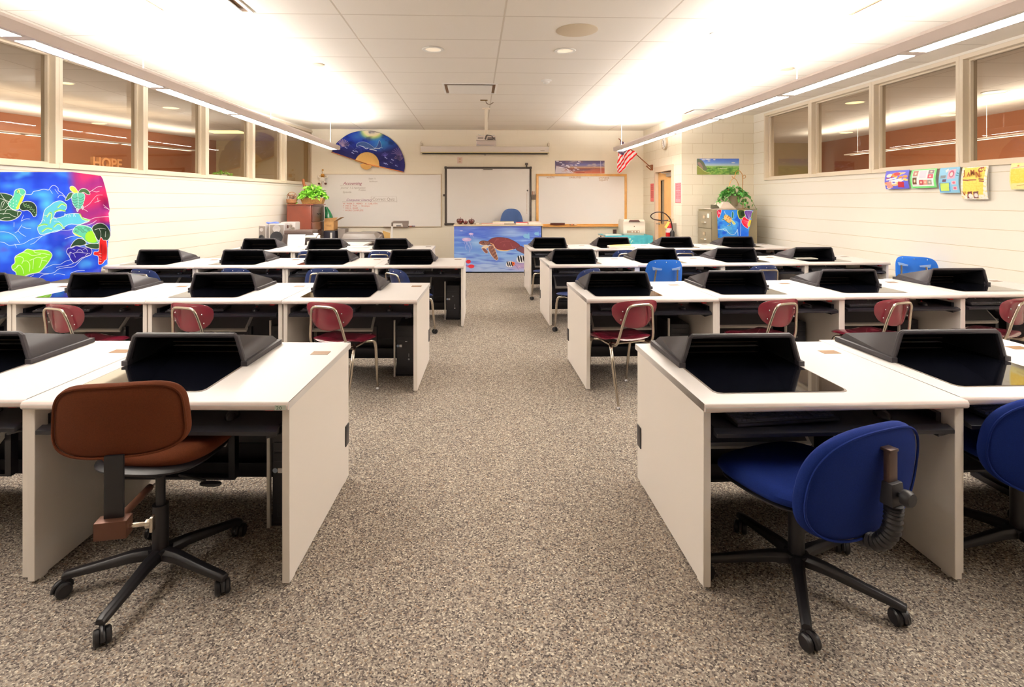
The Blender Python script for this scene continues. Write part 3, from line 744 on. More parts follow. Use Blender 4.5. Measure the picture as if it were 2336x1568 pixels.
def place(proto, spec, flag):
    for (x, y, rz, lb) in spec:
        if flag[0]: flag[0] = False; proto.location = (x, y, 0); proto.rotation_euler = (0,0,rz); tag(proto, lb)
        else: again(proto, (x, y, 0), rz, lb)
def bx(u, Y, z=.70):      # chair whose back stands at picture column u, back at depth Y
    return at(u, 700, Y).x
def chair_at(u, Y, rz, dback=.24):
    x = at(u, 700, Y).x
    return x+math.sin(-rz)*dback, Y+math.cos(rz)*dback
mar = school_chair(m_mar, 'school_chair', 'small', group='maroon school chairs at the second rows')
S = []
for u, rz, lb in ((742, -.34, 'first desk from the aisle, second row left'), (424, -.34, 'second desk from the aisle, second row left'), (130, -.36, 'third desk from the aisle, second row left'),
                  (1457, .30, 'first desk from the aisle, second row right'), (1789, .32, 'second desk from the aisle, second row right'), (2052, .32, 'third desk from the aisle, second row right'), (2334, .36, 'fourth desk from the aisle, second row right')):
    x, y = chair_at(u, 4.07, rz, .245); S.append((x, y, rz, 'maroon school chair at the '+lb))
place(mar, S, [True])
nav = school_chair(m_navy, 'school_chair', 'medium', True, group='navy school chairs on casters')
S = []
for u, Y, rz, lb in ((313, 6.15, -.25, 'third row left, fourth from the aisle'), (528, 6.2, -.12, 'third row left, third from the aisle'), (735, 6.15, .18, 'third row left, second from the aisle'),
                     (893, 6.08, -.85, 'third row left, beside the aisle'), (1358, 6.02, .60, 'third row right, beside the aisle'), (1752, 6.25, .08, 'third row right, third from the aisle'),
                     (700, 8.2, -.1, 'back row left, second from the aisle'), (865, 8.2, 0, 'back row left, beside the aisle'),
                     (1284, 8.05, .7, 'back row right, beside the aisle'), (1430, 8.2, .2, 'back row right, second from the aisle'), (1562, 8.2, 0, 'back row right, third from the aisle')):
    x, y = chair_at(u, Y, rz, .26); S.append((x, y, rz, 'navy school chair on casters at the '+lb))
place(nav, S, [True])
blu = school_chair(m_blue, 'school_chair', 'big', group='bright blue school chairs in the third row right')
S = []
for u, Y, rz, lb in ((1522, 5.98, 0, 'bright blue school chair at the second desk of the third row right'), (2084, 6.22, -.95, 'bright blue school chair at the wall end of the third row right')):
    x, y = chair_at(u, Y, rz, .27); S.append((x, y, rz, lb))
for s in (-1, 1):
    bp = MB(); bp.hexa([(s*.15,-.250,.748),(s*.06,-.262,.748),(s*.06,-.250,.748),(s*.15,-.238,.748),(s*.16,-.256,.785),(s*.055,-.268,.765),(s*.055,-.255,.765),(s*.16,-.242,.785)]); bp.build('back_plate', mat('plate_pale_blue', (150,180,230), .3), blu, smooth=0)
place(blu, S, [True])

# ---------------------------------------------------------------- upholstered task chairs
def task_chair(name, label, fabric, loc, rz, base_rz, bw, bh, bzc, btilt, back_y, seat_z=.47, seat_w=.47, seat_d=.44, bex=3.0, hardware='black', back_rz=0, bt=.06, group=None, reach=.335):
    t = thing(name, label, 'chair', (*loc, 0), rz, group)
    Mb = Matrix.Rotation(back_rz, 3, 'Z')
    def S(a, b, c):
        u, v = a/(seat_w/2), b/(seat_d/2)
        return (a, b+(.075 if bex > 3.5 else .03), seat_z+c-.028*max(0, v)**3-.012*math.exp(-2*(u*u+v*v))+(.006*u*u))
    MB().pad(seat_w, seat_d, .075, 3.0, S, n=48, dome=.3).build('seat', fabric, t)
    def U(a, b, c): return (a*.93, b*.93+.03, seat_z-.036+c-.02*max(0, b/(seat_d/2))**3)
    MB().pad(seat_w, seat_d, .03, 3.0, U, n=40, dome=.2).build('seat_shell', m_rub if hardware == 'black' else fabric, t)
    def B(a, b, c):
        u, v = a/(bw/2), b/(bh/2)
        p = Vector((a*(1-.05*v), back_y-btilt*b+.045*u*u+c, bzc+b)); return Mb @ p
    bk = MB().pad(bw, bh, bt, bex, B, n=56, dome=.45).build('backrest', fabric, t)
    # welt around the cushion edge
    w_ = MB(); pts = []
    for j in range(56):
        a = 2*PI*j/56; ct, st = math.cos(a), math.sin(a); k = .965
        pts.append(B(math.copysign(abs(ct)**(2/bex), ct)*bw/2*k, math.copysign(abs(st)**(2/bex), st)*bh/2*k, -bt*.40))
    w_.tube(pts, .0045, 6, closed=True); w_.build('piping', fabric, bk)
    # column, hub, five legs with twin casters
    cl = MB(); cl.tube([(0,0,.10),(0,0,.30)], .030, 18); cl.tube([(0,0,.30),(0,0,seat_z-.05)], .018, 14); cl.tube([(0,0,.095),(0,0,.125)], .045, 20)
    cl.build('column', m_rub, t)
    mc = MB(); zm = seat_z-.045; mc.hexa([(-.07,-.10,zm-.04),(.07,-.10,zm-.04),(.07,.12,zm-.04),(-.07,.12,zm-.04),(-.10,-.12,zm),(.10,-.12,zm),(.10,.14,zm),(-.10,.14,zm)]); mc.build('mechanism', m_rub, t, bevel=.008)
    for k in range(5):
        a = base_rz+k*2*PI/5; dx, dy = math.cos(a), math.sin(a); px, py = -dy, dx; L = reach
        lg = MB(); secs = [(.02,.105,.026,.022),(.10,.105,.022,.020),(.23,.088,.019,.016),(.32,.078,.018,.014),(L,.074,.016,.011)]; vs = []
        for r, z, hw, hh in secs:
            for (sa, sb) in ((-1,-.8),(1,-.8),(1,.35),(.55,1),(-.55,1),(-1,.35)): vs.append((dx*r+px*hw*sa, dy*r+py*hw*sa, z+hh*sb))
        fs = [tuple(range(6))[::-1], tuple(24+i for i in range(6))]
        for i in range(4):
            for j in range(6): j2 = (j+1) % 6; fs.append((i*6+j, i*6+j2, (i+1)*6+j2, (i+1)*6+j))
        lg.add(vs, fs); lo = lg.build('base_leg', m_rub, t, bevel=.003)
        c = MB(); r = .028; ct_ = a+R(50)*(1 if k % 2 else -1); ax = Matrix.Rotation(ct_, 3, 'Z') @ Matrix.Rotation(PI/2, 3, 'Y'); cx, cy = dx*(L-.012), dy*(L-.012); sd = Vector((math.cos(ct_), math.sin(ct_), 0)); fw = Vector((-sd.y, sd.x, 0))*.014
        for s in (-.016, .016): c.lathe([(.004,-.011),(r*.8,-.011),(r,-.006),(r,.006),(r*.8,.011),(.004,.011)], (cx+sd.x*s+fw.x, cy+sd.y*s+fw.y, r+.0005), 20, rot=ax)
        c.tube([(cx,cy,.03),(cx,cy,.072)], .009, 10)
        hd_ = [(cx+fw.x+math.cos(q)*-fw.normalized().x*(r+.004), cy+fw.y+math.cos(q)*-fw.normalized().y*(r+.004), r+math.sin(q)*(r+.004)) for q in [i*PI/8 for i in range(0, 9)]]
        c.tube(hd_, .008, 8)
        c.build('caster', m_rub, lo)
    return t, Mb, B

m_brown = mat('brown_upholstery', (92,46,26), .9, spec=.15, noise=.12, nscale=260, bump=.5, bscale=900)
m_bluef = mat('royal_blue_upholstery', (20,40,108), .9, spec=.15, noise=.12, nscale=260, bump=.5, bscale=900)
m_bh = mat('bronze_bracket', (96,62,48), .4, .5)
# brown chair at the front left desk
hub = Vector((-1.28, 2.26, 0))
t, Mb, B = task_chair('office_chair', 'brown fabric task chair at the front left desk', m_brown, (hub.x, hub.y), -.10, R(-93)+.10, .425, .258, .785, .10, -.36, seat_z=.54, hardware='black', bex=3.9, back_rz=.26)
k = MB(); k.box(-.03, .03, -.39, -.378, .42, .675); k.build('back_upright', m_rub, t, bevel=.003).rotation_euler[2] = .26
k = MB(); k.box(-.05, .05, -.415, -.365, .405, .465); k.tube([(0,-.365,.44),(0,-.10,.42)], .014, 8); k.build('back_bracket', m_bh, t, bevel=.004).rotation_euler[2] = .26
k = MB(); k.tube([(.05,-.39,.435),(.10,-.39,.435)], .008, 10); k.tube([(.10,-.39,.435),(.115,-.39,.435)], .016, 10); k.hexa([(.115,-.405,.41),(.125,-.405,.41),(.125,-.38,.41),(.115,-.38,.41),(.115,-.405,.46),(.125,-.405,.46),(.125,-.38,.46),(.115,-.38,.46)]); k.build('tension_knob', m_chrome, t, bevel=.002).rotation_euler[2] = .26
k = MB(); k.tube([(.08,0,.42),(.20,-.02,.41)], .006, 8); k.pad(.09, .035, .012, 2.4, lambda a, b, c: (.23+a, -.03+b, .405+c), n=16); k.build('height_lever', m_rub, t)
# blue chair at the front right desk
def blue_chair(label, loc, rz, brz, dz=0):
    t, Mb, B = task_chair('office_chair', label, m_bluef, loc, rz, brz, .59, .42, .548+dz, .16, -.285, reach=.355, seat_z=.435+dz, seat_w=.50, seat_d=.47, bex=2.5, bt=.075, group='royal blue task chairs at the front right')
    k = MB(); k.box(-.022, .022, -.372, -.352, .50, .69); k.box(-.022, .022, -.376, -.30, .685, .695); k.build('back_upright', mat('upright_bronze', (84,66,60), .3, .6), t, bevel=.003)
    pts = [(0,-.10,.37),(0,-.22,.34),(0,-.31,.345),(0,-.36,.40),(0,-.37,.47),(0,-.37,.55)]
    k = MB(); k.tube(smooth_path(pts, 4), .010, 8); k.build('back_bar', m_dark, t)
    k = MB(); pth = smooth_path([(0,-.25,.335),(0,-.32,.35),(0,-.362,.41),(0,-.372,.48),(0,-.372,.51)], 8); n = len(pth); k.tube(pth, [.030 if i % 2 else .025 for i in range(n)], 14); k.build('bellows_cover', m_dark, t)
    k = MB(); k.hexa([(-.033,-.39,.51),(.033,-.39,.51),(.033,-.345,.51),(-.033,-.345,.51),(-.028,-.385,.585),(.028,-.385,.585),(.028,-.35,.585),(-.028,-.35,.585)]); k.build('height_clamp', m_dark, t, bevel=.004)
    k = MB(); prof = [(.008,0),(.012,.012),(.026,.016),(.028,.034),(.022,.044),(.001,.046)]; k.lathe(prof, (.0,-.388,.55), 12, rot=Matrix.Rotation(PI/2, 3, 'X')); k.build('knob', m_dark, t)
    return t
hub = Vector((1.29, 2.14, 0))
blue_chair('royal blue task chair with black knob on its back at the front right desk', (hub.x, hub.y), .34, R(-116)-.34)
hub2 = Vector((2.35, 2.27, 0))
blue_chair('royal blue task chair cut off by the right edge of the picture', (hub2.x, hub2.y), -.22, R(200), .04)

# ================================================================ PAINTED CLOTHS, MURAL, FAN, POSTERS
m_cloth = attr_mat('dyed_cloth', .8, .15); m_print = attr_mat('printed_paper', .45, .35); m_canvas = attr_mat('painted_board', .5, .3)
W_ = (238, 240, 240)
# ---- the big batik cloth with sea turtles on the left wall
cv = Canvas(-260, 70, 1425, 1500, 620, 560, (30, 72, 214))
cv.noise((52,120,232), 5, 6, .42, .62, .9, 3).noise((18,48,186), 4, 5, .5, .7, .8, 8).noise((84,176,236), 4, 5, .62, .8, .8, 14)
cv.noise((110,70,190), 5, 8, .66, .8, .5, 5)
cv.mix(np.clip((cv.X-820-cv.Y*.15)/120, 0, 1)*np.clip((800-cv.Y)/120, 0, 1), (146, 34, 118))
cv.mix(np.clip((cv.X-960)/120, 0, 1)*np.clip((760-cv.Y)/100, 0, 1)*np.clip(.5+.5*np.sin(cv.Y*.017+cv.X*.006), 0, 1), (206, 40, 92))
def bl(x, y, rx, ry, c, a=.8): cv.ell(x, y, rx, ry, c, .9, a)
bl(540, 360, 230, 90, (78,190,232)); bl(600, 480, 120, 140, (84,200,232)); bl(120, 250, 200, 70, (60,140,236)); bl(760, 1110, 110, 110, (70,160,232)); bl(1130, 1240, 130, 80, (64,150,230))
bl(90, 900, 230, 80, (66,180,226)); bl(330, 1010, 240, 60, (50,130,230)); bl(40, 780, 160, 60, (60,170,225), .7)
# reef
cv.shape([(520,870),(480,800),(500,750),(540,690),(570,560),(640,500),(700,455),(780,440),(850,490),(830,560),(720,580),(690,660),(800,640),(860,610),(1000,600),(1050,650),(1150,690),(1020,740),(880,740),(760,820),(620,850)], (92,196,226), W_, 7)
for pts in ([(490,760),(560,740),(600,745)], [(540,830),(600,790),(660,800)], [(600,640),(640,590),(660,620),(640,720)], [(700,580),(760,555),(830,570)], [(740,520),(790,480),(840,500)], [(690,770),(750,730),(820,790)], [(1020,610),(1060,670),(1140,690)]):
    cv.line(pts, (150,226,60), 20, 4, alpha=.85); cv.line([(a, b+8) for a, b in pts], W_, 5)
for pts in ([(560,620),(600,625),(630,590)], [(640,690),(700,650),(720,680)], [(820,640),(830,600),(850,640)], [(880,650),(885,615),(905,640)], [(940,640),(945,605),(965,640)], [(690,700),(740,700),(790,740),(810,790)], [(530,690),(560,680),(575,700)]): cv.line(pts, W_, 5)
cv.line([(330,355),(400,355),(430,320),(500,305),(560,290),(620,300),(650,260),(690,240),(740,275),(745,310),(790,340),(840,395)], W_, 6)
cv.line([(740,400),(760,370),(800,370),(830,400)], W_, 5); cv.line([(640,300),(670,345)], W_, 4); cv.line([(700,290),(745,350)], W_, 4)
for pts in ([(0,965),(60,975),(110,1005),(200,1000),(300,985),(400,930),(520,895),(640,850),(720,815),(860,815),(940,795),(1050,730),(1200,660),(1300,645),(1390,640)],
            [(390,995),(440,975),(490,930),(540,890)], [(190,990),(210,1035)], [(570,1300),(650,1265),(700,1250),(770,1250),(830,1215),(890,1195),(940,1180)], [(300,1410),(380,1385),(480,1360),(560,1365),(680,1360),(750,1310),(850,1290),(950,1275),(1050,1180),(1160,1130)],
            [(720,1290),(800,1275),(880,1260),(960,1225)], [(690,1385),(740,1370),(830,1385)], [(900,1365),(980,1335),(1080,1330)], [(480,1450),(540,1390),(620,1375)], [(370,1420),(430,1385)],
            [(270,700),(300,620)], [(275,695),(330,670),(380,670)], [(190,850),(230,820),(280,745)], [(285,770),(340,790),(395,795)], [(230,820),(270,860),(330,895)], [(180,715),(178,770)], [(830,925),(880,905),(960,885)],
            [(1140,330),(1200,290),(1250,260),(1300,255)], [(1180,310),(1230,325),(1270,315)], [(1080,520),(1140,480),(1190,420),(1240,370),(1310,365)], [(1060,540),(1120,575)], [(1210,460),(1280,435)], [(1245,400),(1255,450)], [(1320,490),(1380,540),(1400,560)], [(1330,520),(1390,545)], [(1110,750),(1180,725),(1230,690)], [(0,835),(60,835),(120,850),(190,890),(250,975)]): cv.line(pts, W_, 5)
# green coral head
cv.shape([(290,1412),(215,1400),(200,1350),(160,1320),(150,1270),(190,1230),(190,1160),(240,1120),(300,1090),(350,1055),(430,1070),(520,1065),(620,1080),(665,1130),(640,1190),(580,1270),(500,1350),(400,1370),(330,1395)], (140,226,42), W_, 9)
for pts in ([(190,1165),(250,1150),(300,1180),(280,1240)], [(215,1290),(250,1260),(290,1310),(300,1370)], [(300,1100),(360,1110),(420,1140),(520,1120)], [(290,1210),(350,1210),(380,1260),(375,1340)], [(380,1200),(430,1180),(480,1160),(540,1170),(600,1150)], [(430,1190),(420,1310)], [(540,1170),(520,1250),(500,1290)], [(430,1070),(450,1100),(540,1110),(640,1130)], [(160,1320),(200,1300),(230,1260)], [(540,1200),(600,1210)]): cv.line(pts, (225,250,215), 7)
# turtle at the left edge
G1, G2, G3 = (40,74,44), (62,100,60), (86,196,160)
cv.shape([(-230,430),(-120,350),(0,340),(90,350),(165,385),(140,450),(110,500),(180,560),(270,580),(240,640),(160,685),(60,695),(-60,670),(-180,600)], G1, W_, 7)
for pts in ([(10,350),(60,420),(110,450)], [(0,410),(60,430),(110,490)], [(-60,420),(0,410)], [(0,560),(60,545),(110,500)], [(40,600),(110,600),(160,630),(220,650)], [(0,600),(50,610)], [(60,600),(90,550),(180,560)], [(230,640),(225,590),(255,570)], [(30,520),(60,450)], [(0,680),(60,655),(130,655)], [(10,560),(20,470),(50,440)]): cv.line(pts, W_, 5)
cv.shape([(170,385),(190,310),(240,285),(300,290),(328,330),(310,380),(290,430),(255,490),(240,545),(170,550),(110,500),(110,460)], G3, W_, 7)
cv.poly([(300,370),(290,430),(250,500),(235,540),(205,540),(240,460),(270,390)], (216,232,52), 4)
cv.ell(237, 318, 20, 22, (200,230,120)); cv.line([(250,340),(285,370),(325,340)], W_, 5); cv.line([(220,300),(240,330),(215,345)], G1, 5)
for k in range(26): cv.ell(130+((k*37) % 110), 420+((k*53) % 120), 4, 4, (220,245,230))
cv.shape([(250,530),(270,470),(340,445),(420,460),(465,520),(465,620),(430,640),(395,590),(350,560),(290,565)], (28,52,34), W_, 6)
for k in range(16): cv.ell(300+k*11, 478+(k*k*.55)+(k % 3)*16, 7, 11, (110,150,100), ang=.8)
# small turtle at the top right
cv.shape([(900,300),(895,260),(930,252),(965,275),(1000,330),(990,345),(950,340)], (226,236,80), W_, 6)
cv.shape([(930,335),(880,345),(840,410),(835,432),(870,425),(920,385)], G2, W_, 6); cv.shape([(1000,330),(1030,290),(1080,282),(1130,310),(1150,355),(1110,355),(1070,330),(1030,340)], G2, W_, 6)
cv.shape([(920,370),(960,340),(1010,338),(1070,345),(1085,390),(1065,470),(1040,530),(990,545),(945,500),(918,430)], (96,190,166), W_, 6)
for k in range(5): cv.line([(925,395+k*32),(955,410+k*32),(990,395+k*32),(1030,408+k*32),(1072,385+k*30)], G1, 4)
cv.line([(990,345),(1000,440),(995,540)], W_, 5)
cv.shape([(975,545),(990,580),(1005,545)], (190,200,210), W_, 5); cv.shape([(1040,525),(1055,550),(1070,520),(1050,500)], (190,200,210), W_, 5)
# turtle at the right with its purple coral and the red starfish
cv.shape([(900,1030),(950,950),(1010,920),(1080,940),(1100,990),(1040,1010),(960,1015)], (36,66,42), W_, 6)
cv.shape([(1085,1010),(1150,985),(1240,985),(1290,1010),(1260,1050),(1180,1050),(1120,1030)], (44,76,46), W_, 6)
cv.shape([(930,840),(940,800),(980,760),(1040,750),(1120,765),(1180,800),(1210,860),(1230,930),(1260,975),(1180,985),(1100,960),(1040,900),(970,880)], (90,190,160), W_, 7)
cv.poly([(1130,830),(1190,830),(1215,900),(1235,960),(1170,975),(1100,940),(1090,880)], (160,232,52), 4); cv.poly([(935,845),(990,870),(1050,900),(1000,895)], (230,236,90), 4)
for k in range(40): cv.ell(960+((k*41) % 190), 775+((k*29) % 70), 6, 5, (60,110,84))
cv.shape([(1175,790),(1220,740),(1290,725),(1360,760),(1410,850),(1390,930),(1320,960),(1250,940),(1210,870)], (34,56,38), W_, 7)
cv.line([(1210,810),(1280,790),(1350,800)], W_, 5); cv.line([(1270,800),(1290,860),(1280,940)], W_, 4); cv.line([(1350,830),(1345,900)], W_, 4)
cv.shape([(1270,960),(1290,905),(1320,940),(1360,950),(1370,1060),(1365,1180),(1340,1200),(1310,1240),(1260,1250),(1255,1150),(1200,1130),(1205,1090),(1260,1080)], (222,34,36), W_, 6)
for y in (1110,1140,1180,1210): cv.line([(1262,y),(1300,y+8)], W_, 4)
cv.line([(1300,1000),(1300,1240)], (150,20,30), 8)
P2 = (34,24,150)
cv.shape([(870,1130),(850,1090),(870,1045),(920,1040),(970,1015),(1050,1030),(1120,1035),(1170,1060),(1165,1120),(1100,1150),(1040,1170),(960,1230),(920,1210),(890,1160)], P2, W_, 6)
for pts in ([(870,1130),(900,1095),(930,1110),(990,1095),(1080,1105),(1150,1110)], [(900,1100),(890,1160),(930,1220)], [(940,1110),(965,1160)], [(980,1090),(1000,1065),(1040,1070),(1060,1095)], [(930,1060),(960,1070)], [(1060,1060),(1100,1050),(1120,1090)], [(1090,1140),(1120,1110)]): cv.line(pts, W_, 5)
edge = [(-300,60),(900,66),(1290,118),(1315,160),(1345,260),(1385,430),(1405,560),(1388,600),(1400,700),(1418,880),(1380,960),(1375,1250),(1300,1290),(1290,1370),(830,1440),(520,1502),(-300,1502)]
def tap_mask(X, Y): return Canvas.pmask(cv, edge) > 0
def tap(x, y, t):
    wv = .012*math.sin(x*.0145+.6)+.006*math.sin(x*.037+y*.002)+.010*math.sin(y*.011+x*.004)
    fold = .05*max(0, (x-1270)/150)*(1+.5*math.sin(y*.02)) if x > 1270 else 0
    return atL(x/5.6, 380+y/5.6, .045+wv*.6+fold)
cv.c *= .88
o = cv.sheet('wall_tapestry', m_cloth, tap, mask=tap_mask); tag(o, 'large blue batik cloth with sea turtles hanging on the left wall', 'wall hanging')

# ---- turtle mural on the front of the teacher's desk
YT = 11.35
m_desk_t = mat('teacher_desk_top', (214,196,170), .4); m_black = mat('black_laminate', (28,26,26), .5)
pa, pb = at(1036, 515, YT), at(1237, 621, YT)
TDX0, TDX1, TDZ = pa.x, pb.x, at(1036, 513, YT).z
t = thing('teacher_desk', 'teacher desk fronted by a painted sea turtle mural, papers on top', 'desk', ((TDX0+TDX1)/2, YT, 0)); tdx = (TDX0+TDX1)/2
MB().box(TDX0-tdx-.015, TDX1-tdx+.015, -.01, .75, TDZ-.03, TDZ).build('desktop', m_desk_t, t, bevel=.003)
b_ = MB(); b_.box(TDX0-tdx, TDX1-tdx, .035, .06, 0, TDZ-.03); b_.box(TDX0-tdx, TDX0-tdx+.03, .06, .74, 0, TDZ-.03); b_.box(TDX1-tdx-.03, TDX1-tdx, .06, .74, 0, TDZ-.03)
b_.build('desk_body', m_black, t, smooth=0)
def trt(x0, x1, y0, y1): pass
cm = Canvas(65, 150, 2275, 1335, 420, 226, (80,110,200))
cm.vgrad([(0,(76,86,176)),(.12,(92,120,206)),(.45,(84,124,210)),(.62,(120,160,222)),(1,(172,190,230))])
cm.noise((156,190,236), 4, 26, .48, .75, .8, 2).noise((58,84,190), 5, 22, .55, .75, .7, 9)
cm.ell(1500, 330, 520, 150, (168,196,236), .9, .8); cm.ell(650, 610, 330, 170, (176,214,240), .9, .7); cm.ell(1900, 220, 380, 130, (86,88,190), .9, .8)
cm.ell(1760, 1180, 420, 170, (186,150,186), .8, .8); cm.ell(900, 1200, 500, 150, (180,200,236), .9, .6)
for cx, cy, rx, ry in ((385,520,118,48), (497,378,62,26)):
    cm.ell(cx, cy, rx, ry, (206,178,226)); cm.ell(cx-rx*.2, cy-ry*.3, rx*.6, ry*.4, (232,214,240), .5)
for pts in ([(360,570),(420,660),(470,760),(455,840)], [(450,565),(490,660),(510,760)], [(320,570),(330,630)], [(400,600),(350,700),(380,780)], [(485,405),(495,450)], [(520,405),(560,460)]): cm.line(pts, (196,190,232), 9)
cm.ell(250, 297, 45, 12, (190,190,226))
cm.shape([(1640,770),(1700,700),(1800,700),(1900,800),(1900,900),(1780,850)], (112,70,78), (60,36,50), 8)
cm.shape([(930,570),(1010,500),(1100,470),(1230,465),(1390,480),(1530,530),(1640,590),(1735,670),(1680,725),(1560,765),(1400,800),(1240,795),(1150,770),(1060,690),(980,640)], (122,56,62), (72,34,44), 8)
cm.noise((146,78,80), 14, 12, .5, .8, .0, 4)
for pts in ([(1060,640),(1110,560),(1160,490)], [(1140,540),(1200,500)], [(1360,470),(1380,530)], [(1500,620),(1540,700),(1570,760)], [(1310,700),(1340,640),(1360,700)], [(1540,700),(1640,730)], [(1240,600),(1330,560),(1480,560)]): cm.line(pts, (176,112,112), 6, alpha=.8)
cm.line([(980,610),(1060,650),(1100,720),(1160,770),(1260,795),(1400,800),(1560,765)], (238,196,140), 16); cm.line([(1160,785),(1280,805),(1420,805)], (248,226,150), 10)
cm.shape([(760,740),(800,690),(900,670),(950,690),(900,740),(850,760)], (226,206,180), None)
cm.shape([(770,745),(840,740),(890,780),(925,830),(905,870),(860,860),(810,810)], (120,72,70), (232,214,190), 8)
cm.shape([(945,690),(1010,665),(1070,690),(1110,790),(1150,900),(1180,1010),(1140,1045),(1090,1010),(1020,930),(960,830),(930,740)], (128,84,74), (244,234,214), 10)
for k in range(34): cm.ell(985+((k*43) % 110)+k*2.6, 710+k*9, 12, 9, (82,50,50) if k % 2 else (178,132,104))
cm.shape([(700,610),(730,565),(800,548),(900,560),(960,580),(980,640),(900,660),(800,668),(740,645)], (110,70,66), (60,40,44), 6)
cm.line([(715,630),(780,660),(900,660)], (240,214,190), 14); cm.ell(810, 590, 16, 12, (20,20,24)); cm.ell(745, 590, 30, 22, (150,70,60), .5)
for k in range(8): cm.ell(840+k*14, 585+(k % 3)*20, 8, 6, (196,160,130))
for cx, cy, s_ in ((1890,430,1.0), (2150,370,.7)):
    cm.poly([(cx-75*s_,cy),(cx-20*s_,cy-55*s_),(cx+50*s_,cy-45*s_),(cx+80*s_,cy-80*s_),(cx+90*s_,cy+70*s_),(cx+40*s_,cy+60*s_),(cx-20*s_,cy+55*s_)], (128,184,222), 3)
for cx, cy, rx, ry in ((430,1080,60,50), (500,1200,78,48)): 
    cm.ell(cx, cy, rx, ry, (206,46,60)); cm.poly([(cx-rx*1.1,cy),(cx-rx*1.5,cy-ry*.7),(cx-rx*1.4,cy+ry*.7)], (206,46,60)); cm.line([(cx-30,cy-25),(cx+10,cy)], (150,24,44), 6)
def clown(cx, cy, s_, ang=0):
    cm.ell(cx, cy, 105*s_, 78*s_, (238,236,238), ang=ang); cm.ell(cx+75*s_, cy-10*s_, 48*s_, 52*s_, (232,110,52), ang=ang)
    for q in (-60, -10, 42): cm.ell(cx+q*s_, cy-8*s_, 17*s_, 70*s_, (26,22,28), ang=ang-.1)
    cm.ell(cx+88*s_, cy-15*s_, 12*s_, 12*s_, (60,20,20))
clown(1485, 1145, 1.0, -.2); clown(1780, 1020, 1.25, -.1)
cm.line([(1590,1150),(1650,1200),(1700,1280)], (150,90,160), 8); cm.line([(1700,1240),(1720,1190),(1745,1230)], (236,190,210), 8)
k5 = 2336/210.0
def mur(x, y, tt): p = at(1030+x/k5, 500+y/k5, YT); return (p.x-tdx, .0+tt, p.z)
cm.sheet('mural_panel', m_canvas, mur, t, back=.03)

# ---- big folding fan on the front wall
cf = Canvas(300, 80, 2300, 1240, 400, 232, (34,58,170))
k4 = 2336/200.0
cf.noise((28,44,150), 5, 5, .4, .7, .9, 3).noise((50,96,214), 4, 4, .55, .75, .8, 6)
cf.mix(np.clip((cf.Y-430-np.abs(cf.X-1280)*-.25)/360, 0, 1), (44,44,104))
cf.ell(1650, 420, 420, 260, (60,150,200), .9, .7); cf.ell(1000, 260, 260, 160, (80,150,200), .9, .5)
cf.ell(1400, 120, 400, 270, (150,206,140), .55); cf.ell(1400, 110, 340, 230, (226,230,130), .4); cf.ell(1400, 90, 280, 190, (240,226,196), .3)
cf.shape([(990,530),(985,460),(1060,410),(1180,400),(1290,440),(1380,500),(1460,570),(1420,585),(1300,560),(1180,530),(1060,500)], (66,92,150), (160,180,214), 10)
cf.shape([(1460,570),(1520,520),(1560,430),(1585,350),(1630,430),(1645,500),(1625,560),(1540,575)], (62,84,146), (150,180,216), 8)
cf.line([(1060,500),(1160,530),(1230,580),(1290,570)], (226,232,244), 14); cf.line([(1335,595),(1420,610),(1510,635)], (236,238,246), 20); cf.line([(1460,570),(1600,575)], (236,238,246), 14); cf.line([(1600,548),(1680,560)], (200,212,236), 10)
cf.line([(930,600),(1000,560),(1080,545)], (110,130,180), 8)
def spray(cx, cy, r, col, n, a0, a1, wd=16):
    for i in range(n):
        a = a0+(a1-a0)*i/(n-1); cf.line([(cx,cy),(cx+math.cos(a)*r*.5,cy-math.sin(a)*r*.5),(cx+math.cos(a+.15)*r,cy-math.sin(a+.15)*r)], col, wd, 3, alpha=.8)
spray(600, 520, 190, (176,150,176), 9, .1, 2.2, 24); spray(500, 560, 110, (110,104,190), 6, .2, 2.6, 20); spray(2110, 760, 210, (120,100,150), 9, .3, 2.7, 20); spray(2130, 900, 160, (140,116,140), 7, .7, 2.5, 18); spray(1740, 790, 110, (120,110,200), 7, .6, 2.6, 10)
for cx, cy in ((930,650),(900,700),(1000,660),(1780,830),(1750,980),(1800,990),(1950,880),(1920,960),(2060,1040),(720,560),(760,500)): 
    for q in range(5): cf.ell(cx+((q*37) % 70)-35, cy+((q*23) % 40)-20, 22, 12, (168,176,226), .4, .8)
cf.noise((26,26,70), 9, 8, .6, .8, .5, 12)
arc = [(330,668),(350,600),(420,460),(560,330),(700,225),(900,140),(1080,108),(1250,96),(1400,104),(1600,158),(1800,250),(1960,370),(2100,520),(2200,700),(2255,880),(2272,1050),(2240,1210)]
inner = [(1590,1045),(1580,960),(1530,850),(1440,760),(1320,705),(1220,702),(1110,740),(1020,800),(950,885)]
outl = [(p.x, p.y) for p in smooth_path([(a, b, 0) for a, b in arc], 4)]+inner
def pleat(x, y): a = math.atan2(1000-y, x-1265); return .014*abs(((a*9/PI*2) % 2)-1)
def fn_fan(x, y, tt): p = at(730+x/k4, 290+y/k4, YB); return Vector((p.x, YB-.03-pleat(x, y)+tt, p.z))
t = thing('wall_fan', 'huge folding fan painted with dolphins on the front wall', 'fan', fn_fan(1265, 1000, 0)); base = t.location.copy()
cf.line(outl, (30,20,30), 14, 0, True)
cf.sheet('fan_leaf', m_cloth, lambda x, y, tt: fn_fan(x, y, tt)-base, t, mask=lambda X, Y: cf.pmask(outl) > 0)
gold = mat('bamboo_gold', (226,176,92), .45)
b_ = MB()
